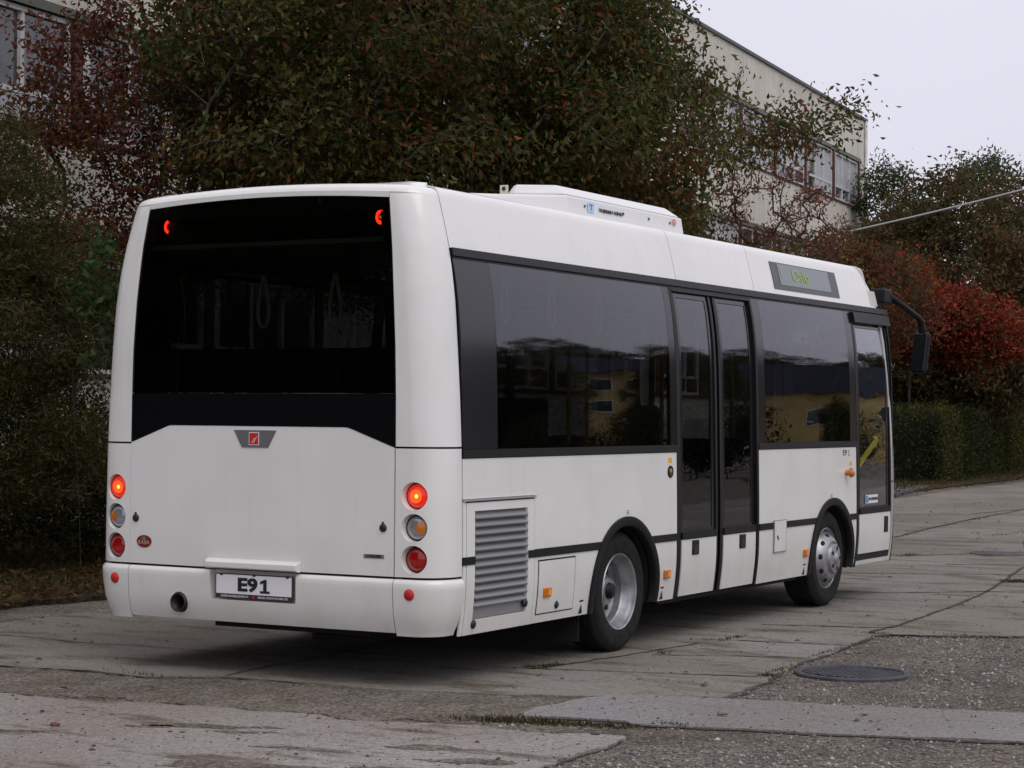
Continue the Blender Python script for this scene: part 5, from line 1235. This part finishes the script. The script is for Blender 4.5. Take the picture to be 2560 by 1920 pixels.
tree('maple_tree', 'bright red leaved tree behind the bus mirror', 'tree', (-10.0, 42.5, .03), 2.6, [(-9.4, 42.0, 4.2, 1.8, 1.6, 1.1), (-8.2, 42.6, 3.9, 1.7, 1.4, .9), (-10.2, 42.0, 5.1, .9, .9, .9)], 400, 70, .14, RR, rs, droop=.1, spread=.22, group=RG, tip=.006, aspect=.55)
tree('brown_tree', 'low dull green tree right behind the hedge under the red leaves', 'tree', (-13.5, 56.5, .03), 1.2, [(-12.2, 49.0, 2.1, 1.8, 1.6, .9), (-12.8, 58.0, 2.2, 2.6, 3.0, 1.1), (-13.4, 66.0, 2.3, 3.0, 3.0, 1.2), (-14.5, 52.0, 2.3, 2.4, 2.4, 1.2)], 460, 75, .16, DK + [((.05, .06, .02), 3), ((.09, .06, .02), 1)], rs, droop=.3, spread=.28, group=RG, tip=.006)
# long bare limbs that show among the leaves
def limbs(label, paths):
    root = [o for o in C.objects if o.get('label', '') == label][0]
    for p, r0, r1 in paths:
        m = MB(); n = len(p); p = [(x - .50, y + .88, z) for x, y, z in p]; m.tube(p, [.42 * (r0 + (r1 - r0) * i / (n - 1)) for i in range(n)], 7, False); m.obj('limb', M_BARKL, root, True)
LIMB2 = [([(-6.1, 11.9, 3.2), (-5.0, 10.3, 3.7), (-4.0, 9.3, 4.17), (-3.45, 8.95, 4.6), (-2.95, 8.9, 5.05), (-2.65, 9.0, 5.5), (-2.4, 9.4, 6.1)], .085, .03), ([(-2.95, 8.9, 5.05), (-2.4, 9.2, 5.2), (-2.05, 9.9, 5.3)], .032, .010),
    ([(-5.6, 11.2, 3.5), (-3.9, 10.9, 4.2), (-2.9, 11.1, 4.6), (-2.7, 12.1, 4.8), (-2.6, 13.3, 5.05)], .06, .014), ([(-3.45, 8.95, 4.6), (-3.6, 8.6, 5.2), (-3.9, 8.4, 5.8)], .035, .014)]
LIMB1 = [([(-6.5, 7.9, 3.2), (-6.1, 6.8, 3.9), (-5.7, 6.1, 4.5), (-5.45, 5.95, 4.95), (-5.2, 6.0, 5.3), (-5.0, 6.3, 5.8)], .075, .028), ([(-5.2, 6.0, 5.3), (-4.8, 6.1, 5.2), (-4.3, 6.4, 5.05)], .028, .009), ([(-5.45, 5.95, 4.95), (-5.9, 5.9, 5.3), (-6.2, 5.9, 5.8)], .03, .01)]
limbs('large cherry tree over the bus roof with long limbs reaching to the right', LIMB2)
limbs('large bronze green cherry tree above the rear of the bus, left of the two', LIMB1)
# clipped hedges
def hedge(label, P0, d, L_, depth, h, n, rs, pal):
    d = np.array(d, float); d /= np.linalg.norm(d); nn = np.array([-d[1], d[0]]); root = empty('hedge', (P0[0], P0[1], .03), label, 'hedge', 'clipped hedges beside the yard')
    m = MB(); q = [np.array(P0), np.array(P0) + d * L_, np.array(P0) + d * L_ + nn * depth, np.array(P0) + nn * depth]; ctr = sum(q) / 4
    q2 = [p + (ctr - p) / np.linalg.norm(ctr - p) * .22 for p in q]
    m.add([(p[0], p[1], z) for z in (.03, h - .15) for p in q2], [(3, 2, 1, 0), (4, 5, 6, 7), (0, 1, 5, 4), (1, 2, 6, 5), (2, 3, 7, 6), (3, 0, 4, 7)]); m.obj('branch_mass', mat('hedge_core', (.012, .013, .007), 1), root)
    # leaves on faces and top
    u = rs.uniform(0, 1, n); v = rs.uniform(0, 1, n); w_ = rs.uniform(0, 1, n); which = rs.choice(5, n, p=[.38, .08, .22, .12, .20]); s_ = u * L_; t_ = v * depth; z_ = .05 + w_ * (h - .05)
    s_ = np.where(which == 1, L_ * 0, s_); s_ = np.where(which == 3, L_, s_); t_ = np.where(which == 0, 0, t_); z_ = np.where(which == 2, h, z_); t_ = np.where(which == 4, depth * 1.0 * (v > .5), t_)
    bump = .07 * np.sin(s_ * 1.7) + .05 * np.sin(s_ * 4.1 + z_ * 3) 
    P = np.stack([P0[0] + d[0] * s_ + nn[0] * t_, P0[1] + d[1] * s_ + nn[1] * t_, z_ + np.where(which == 2, bump, 0)], 1) + rs.normal(size=(n, 3)) * .09
    P[:, 2] = np.maximum(P[:, 2], .06)
    V, F = leaf_quads(P, .10, rs, .5, -.4); band = np.sin(s_ * .9 + np.sin(s_ * 2.3)) > .6
    cols = pick(pal, rs, n) * rs.uniform(.6, 1.3, (n, 1)); cols[band] = cols[band] * np.array([1.5, 1.35, 1.0])
    o = fast_mesh('foliage', V, F, M_LEAF, cols); adopt(o, root)
HP = [((.045, .055, .020), 5), ((.060, .070, .026), 4), ((.034, .042, .016), 4), ((.085, .078, .03), 1)]
hedge('long clipped dark green hedge running away beside the yard, nearer of the two', (-8.25, 39.3), (-.115, .993), 9.5, 5.5, 1.78, 52000, rs, HP)
hedge('lower clipped hedge continuing behind the first at the right edge', (-9.55, 50.0), (-.10, .99), 12, 3, 1.60, 30000, rs, HP)

# ================================================================== BUILDING
M_DASH = mat('pebble_dash', (.42, .40, .36), .95, spec=.2); 
def _dash():
    m = M_DASH; lk = m.node_tree.links.new; b = m.node_tree.nodes['Principled BSDF']; t = N(m, 'ShaderNodeTexCoord'); v = t.outputs['Object']
    c = ramp(m, noise_mix(m, v, .5, 8, .6), [(.35, (.60, .575, .515)), (.6, (.70, .675, .61))])
    c = mixc(m, .7, c, ramp(m, noise_mix(m, v, 22, 3, .7), [(.3, (.72, .72, .70)), (.7, (1.2, 1.2, 1.18))]), 'MULTIPLY')
    st = N(m, 'ShaderNodeMapping'); st.inputs['Scale'].default_value = (2.2, 2.2, .18); lk(v, st.inputs[0])
    c = mixc(m, .5, c, ramp(m, noise_mix(m, st.outputs[0], 1.6, 5), [(.4, (.80, .77, .70)), (.6, (1, 1, 1))]), 'MULTIPLY')
    lk(c, b.inputs['Base Color']); bp = N(m, 'ShaderNodeBump', Strength=.5, Distance=.02); lk(noise_mix(m, v, 40, 3), bp.inputs['Height']); lk(bp.outputs[0], b.inputs['Normal'])
_dash()
M_WFR = mat('window_white', (.62, .62, .62), .5); noise_tint(M_WFR, 3, (.5, .49, .47), (.66, .66, .66))
M_PIER = mat('oxblood_paint', (.085, .022, .018), .6); noise_tint(M_PIER, 3, (.06, .018, .015), (.10, .03, .025))
M_CAP = mat('roof_edge_tin', (.05, .062, .055), .5, metal=.2)
M_LINT = mat('green_grey_lintel', (.11, .12, .09), .6)
M_WALLW = mat('whitewashed_base', (.46, .46, .45), .9); noise_tint(M_WALLW, 1.2, (.30, .30, .29), (.50, .50, .49), bump=.3, bscale=20)
M_PANE = mat('building_glass', (.05, .055, .06), .06, spec=.9); M_CURT = mat('net_curtain', (.42, .43, .45), .7); noise_tint(M_CURT, 3, (.33, .34, .36), (.52, .53, .56), stretch=(6, 6, .4))
BASE = Vector((-13.04, 12.04, 0)); DX = Vector((-.11270, .99363, 0)).normalized(); OX = Vector((DX.y, -DX.x, 0))
def Lp(s_, o_, z): return BASE + DX * s_ + OX * o_ + Vector((0, 0, z))
def lbox(mb, s0, s1, o0, o1, z0, z1):
    v = [Lp(a, b, c) for c in (z0, z1) for b in (o0, o1) for a in (s0, s1)]
    mb.add([tuple(p) for p in v], [(0, 2, 3, 1), (4, 5, 7, 6), (0, 1, 5, 4), (2, 6, 7, 3), (0, 4, 6, 2), (1, 3, 7, 5)])
BLD = empty('long_building', tuple(Lp(20, -6, 0)), 'long three storey concrete panel building with dark red piers and white framed windows', 'building')
S0, S1 = -14.8, 52.1; bay = 3.86; piers = [51.04 - bay * j for j in range(18)][::-1]
m = MB(); lbox(m, S0 + .05, S1 - .05, -12, -.35, 0, 12.75); m.obj('core', M_CURT if False else mat('room_dark', (.05, .05, .052), .9), BLD)
levels = [(2.2, 4.05), (5.75, 7.62), (9.45, 11.3)]
m = MB()
for z0, z1 in ((1.55, 2.2), (4.05, 5.75), (7.62, 9.45), (11.3, 12.86)): lbox(m, S0, S1, -.30, 0, z0, z1)
lbox(m, piers[-1] + .12, S1, -.299, -.003, 1.56, 12.8)
lbox(m, S1 - .01, S1 + .0, -12, -.301, 0, 12.8); m.obj('wall_panels', M_DASH, BLD)
m = MB(); lbox(m, S0, S1, -.30, .03, 0, 1.548); m.obj('plinth', M_WALLW, BLD)
m = MB(); lbox(m, S0, S1 + .06, -.5, .07, 12.862, 12.96); m.obj('roof_edge', M_CAP, BLD)
m = MB(); lbox(m, S0, S1, -12, -.501, 12.755, 12.85); m.obj('roof', M_CAP, BLD)
m = MB()
for z0, z1 in ((4.05, 5.75), (7.62, 9.45), (11.3, 12.86)):
    for s_ in [p - .3 for p in piers]: lbox(m, s_ - .03, s_ + .03, .001, .006, z0, z1)
m.obj('panel_joint', M_WFR, BLD)['kind'] = 'stuff'
m = MB()
for z0, z1 in levels: lbox(m, S0, piers[-1] + .10, -.02, .035, z1 - .10, z1 + .04)
m.obj('lintel_strip', M_LINT, BLD)
m = MB()
for z0, z1 in levels: lbox(m, S0, piers[-1] + .10, -.02, .05, z0 - .05, z0 + .012)
m.obj('sill_strip', M_PIER, BLD)
m = MB(); m.tube([tuple(Lp(S1 - .22, .06, z)) for z in (.1, 12.85)], .06, 10); m.obj('downpipe', M_WFR, BLD, True)
rr = random.Random(4)
for li, (z0, z1) in enumerate(levels):
    for j, pz2 in enumerate(piers):
        m = MB(); lbox(m, pz2 - .13, pz2 + .10, -.28, .02, z0 + .013, z1 - .101); m.obj('pier', M_PIER, BLD)
        if j == 0 or li == 0 and j > 12: continue
        a, b = piers[j - 1] + .12, pz2 - .15; zt = z1 - .12; zb0 = z0 + .02; zm = z0 + .48
        m = MB(); F_ = .075
        lbox(m, a, a + .22, -.16, -.02, zb0, zt); lbox(m, b - F_, b, -.16, -.03, zb0, zt)
        lbox(m, a + .22, b - F_, -.16, -.03, zt - F_, zt); lbox(m, a + .22, b - F_, -.16, -.03, zb0, zb0 + F_); lbox(m, a + .22, b - F_, -.16, -.035, zm, zm + .08)
        w3 = (b - a - .22 - F_) / 3
        for k in (1, 2): x_ = a + .22 + w3 * k; lbox(m, x_ - .045, x_ + .045, -.16, -.04, zb0 + F_, zt - F_)
        fr = m.obj('window', M_WFR, BLD)
        m = MB(); lbox(m, a + .22, b - F_, -.13, -.10, zb0 + F_, zt - F_); m.obj('pane', M_PANE, fr)
        if (li == 2 and a > 20) or (a > 6 and rr.random() < .3):
            m = MB(); k0 = rr.choice([0, 0, 1]); lbox(m, a + .24 + w3 * k0, b - F_ - .02, -.099, -.095, zm + .09, zt - F_ - .01); m.obj('curtain', M_CURT, fr)
        m = MB(); lbox(m, a + .225 + w3 * (1 + j % 2), b - F_ - .001, -.094, -.05, zb0 + F_ + .05, zm - .005); m.obj('lower_panel', M_PIER if j % 3 == 0 else M_CURT, fr)
m = MB(); lbox(m, 24.5, 29.5, -4.5, -1.0, 12.851, 14.9); o = m.obj('rooftop_hut', mat('rooftop_brown', (.07, .05, .04), .8), BLD)
# ---- cable from the wall to a pole out of sight on the right
ca = Vector((-9.0, 32.63, 5.56)); cb_ = Vector((-4.33, 32.95, 6.61)); end = ca + (cb_ - ca) * 1.9
m = MB(); pts = []
for t in np.linspace(0, 1, 40):
    p = ca + (end - ca) * t; p.z += -.10 * math.sin(PI * t) + .05; pts.append(tuple(p))
m.tube(pts, .020, 8, False); o = m.obj('overhead_cable', mat('cable_grey', (.42, .43, .44), .4, metal=.3), None, True); props(o, 'pale overhead cable slanting up from the trees to the right edge', 'cable')
m = MB(); e = pts[-1]; m.tube([(e[0], e[1], -.04), (e[0], e[1], e[2] + .4)], .07, 12); o = m.obj('cable_pole', M_ALUL, None, True); props(o, 'grey steel pole that carries the right end of the overhead cable', 'pole')

# ================================================================== what the bus windows mirror: the other side of the yard
M_OCH = mat('ochre_plaster', (.5, .37, .15), .9); noise_tint(M_OCH, .6, (.42, .31, .12), (.52, .39, .16)); M_SLATE = mat('slate_blue_roof', (.022, .026, .038), .8, spec=.1)
def house(p0, az, L_, eave, ridge, label, rows, nwin):
    az = math.radians(az); hd_ = Vector((math.cos(az), -math.sin(az), 0)); ho = Vector((-math.sin(az), -math.cos(az), 0)); hb = Vector((p0[0], p0[1], 0))
    H_ = empty('yellow_house', tuple(hb + hd_ * L_ * .5 - ho * 5), label, 'house', 'houses across the yard, mirrored in the bus windows')
    def hbox(mb, s0, s1, o0, o1, z0, z1):
        v = [hb + hd_ * a + ho * b + Vector((0, 0, c)) for c in (z0, z1) for b in (o0, o1) for a in (s0, s1)]
        mb.add([tuple(p) for p in v], [(0, 2, 3, 1), (4, 5, 7, 6), (0, 1, 5, 4), (2, 6, 7, 3), (0, 4, 6, 2), (1, 3, 7, 5)])
    m = MB(); hbox(m, 0, L_, -11, 0, -.03, eave); m.obj('wall', M_OCH, H_)
    m = MB(); v = [hb + hd_ * a + ho * b + Vector((0, 0, c)) for a in (-.6, L_ + .6) for b, c in ((.7, eave - .1), (-5.5, ridge), (-11.7, eave - .1))]
    m.add([tuple(p) for p in v], [(0, 1, 4, 3), (1, 2, 5, 4), (0, 2, 1), (3, 4, 5), (0, 3, 5, 2)]); m.obj('roof', M_SLATE, H_)
    for j in range(nwin):
        for z0 in rows:
            wd = (1.0, 1.7, 1.3)[j % 3]; a = 1.5 + j * (L_ - 3) / nwin
            m = MB(); hbox(m, a, a + wd, .002, .05, z0, z0 + 1.35); f = m.obj('window', M_WFR, H_)
            m = MB(); hbox(m, a + .1, a + wd - .1, .051, .06, z0 + .1, z0 + 1.25); m.obj('pane', M_PANE, f)
house((55.1, 118.5), 27, 15, 8.4, 10.6, 'tall ochre house with dark roof across the yard, mirrored in the rear side window', (3.8, 6.4), 5)
house((29.0, 132.2), 20, 24, 6.0, 10.4, 'low ochre house with dark roof across the yard, mirrored in the front side window', (2.6,), 5)
def copy_tree(root, loc, label, scale=1.0, rz=0.0, group='trees standing across the yard, mirrored in the bus glass'):
    c = root.copy(); C.objects.link(c); c.location = loc; c.scale = (scale,) * 3; c.rotation_euler = (0, 0, rz); c['label'] = label; c['group'] = group
    for ch in root.children:
        d = ch.copy(); C.objects.link(d); d.parent = c; d.matrix_parent_inverse = ch.matrix_parent_inverse.copy()
    return c
def root_of(lbl): return [o for o in C.objects if o.get('label', '').startswith(lbl)][0]
r1_, r2_, r3_, r4_ = root_of('darker green tree'), root_of('tall brown green tree'), root_of('dense olive'), root_of('light airy')
for i, (az, D, k, sc) in enumerate([(31.5, 150, 0, 1.36), (30.2, 152, 2, 1.29), (29.3, 150, 0, 1.19), (28.5, 156, 1, 1.43), (27.4, 150, 0, 1.50), (26.6, 158, 1, 1.63), (25.6, 152, 0, 1.50), (24.6, 156, 1, 1.56), (23.5, 150, 0, 1.43), (22.3, 155, 2, 1.29), (21.4, 152, 0, 1.43), (20.4, 156, 1, 1.50), (19.3, 150, 0, 1.36), (18.0, 154, 2, 1.36), (16.8, 150, 0, 1.43)]):
    a_ = math.radians(az); copy_tree([r2_, r1_, r4_][k], (1.3 + D * math.sin(a_), D * math.cos(a_), 0), 'tree number %d from the right in the tall row behind the ochre houses' % (i + 1), sc, i * 1.3)
for i, (az, D, k, sc, lab) in enumerate([(27.75, 92, 0, 1.75, 'tall conifer alone before the middle of the tall ochre house'), (29.2, 90, 0, 1.5, 'left one of the conifers before the tall ochre house'), (29.9, 88, 0, 1.8, 'tallest conifer at the right end of the tall ochre house'), (24.6, 84, 0, 1.5, 'conifer at the left end of the tall ochre house'), (23.9, 86, 0, 1.8, 'dark conifer in the gap between the ochre houses'), (23.2, 88, 0, 1.7, 'second dark conifer in the gap between the ochre houses'), (22.6, 84, 0, 1.6, 'third dark conifer in the gap between the ochre houses'), (30.6, 86, 0, 1.9, 'conifer farthest right of the tall ochre house'), (31.5, 84, 0, 1.8, 'conifer beyond the right end of the ochre house'), (19.0, 90, 0, .9, 'short conifer before the low ochre house')]):
    a_ = math.radians(az); copy_tree(r3_, (1.3 + D * math.sin(a_), D * math.cos(a_), 0), lab, sc, i * 1.1)
sh_ = root_of('dark shrub behind')
for i, (az, D, sc) in enumerate([(25.0, 80, 1.5), (25.6, 78, 1.2), (26.5, 80, .9), (27.3, 79, 1.3), (28.4, 78, 1.4), (29.0, 80, 1.1), (18.2, 80, 1.3), (22.2, 70, 1.8), (23.2, 70, 1.9), (24.2, 72, 1.7)]):
    a_ = math.radians(az); copy_tree(sh_, (1.3 + D * math.sin(a_), D * math.cos(a_), 0), 'shrub number %d from the right along the far edge of the yard' % (i + 1), sc, i * 1.7, 'shrubs across the yard, mirrored in the bus windows')
gt = [r1_, root_of('tall dark green'), root_of('large cherry tree')]
k = 0
for az, D, sc in [(25, 19, 1.1), (31, 21, 1.15), (36, 19, 1.1), (41, 21, 1.15), (46, 19, 1.1), (52, 21, 1.1), (28, 27, 1.5), (34, 28, 1.5), (40, 28, 1.5), (46, 27, 1.5), (20, 24, 1.4), (57, 26, 1.5)]:
    a_ = math.radians(az); q = gt[k % 3]; ctr = {0: (.8, -.3), 1: (1.0, .3), 2: (1.8, -.3)}[k % 3]
    copy_tree(q, (-.8 - D * math.sin(a_) - ctr[0] * sc, -.3 - D * math.cos(a_) - ctr[1] * sc, 0), 'tree number %d of the dense unseen belt added behind the camera to darken the rear window' % (k + 1), sc, 0, 'unseen trees added behind the yard to darken the rear window'); k += 1  # unseen trees, added so the rear glass mirrors something dark
hedge('tall unseen hedge added behind the yard to darken the rear window', (-7.5, -23.6), (-.70, .71), 22, 2.0, 5.6, 60000, rs, HP)  # unseen hedge, added to fill the bright band below the mirrored crowns
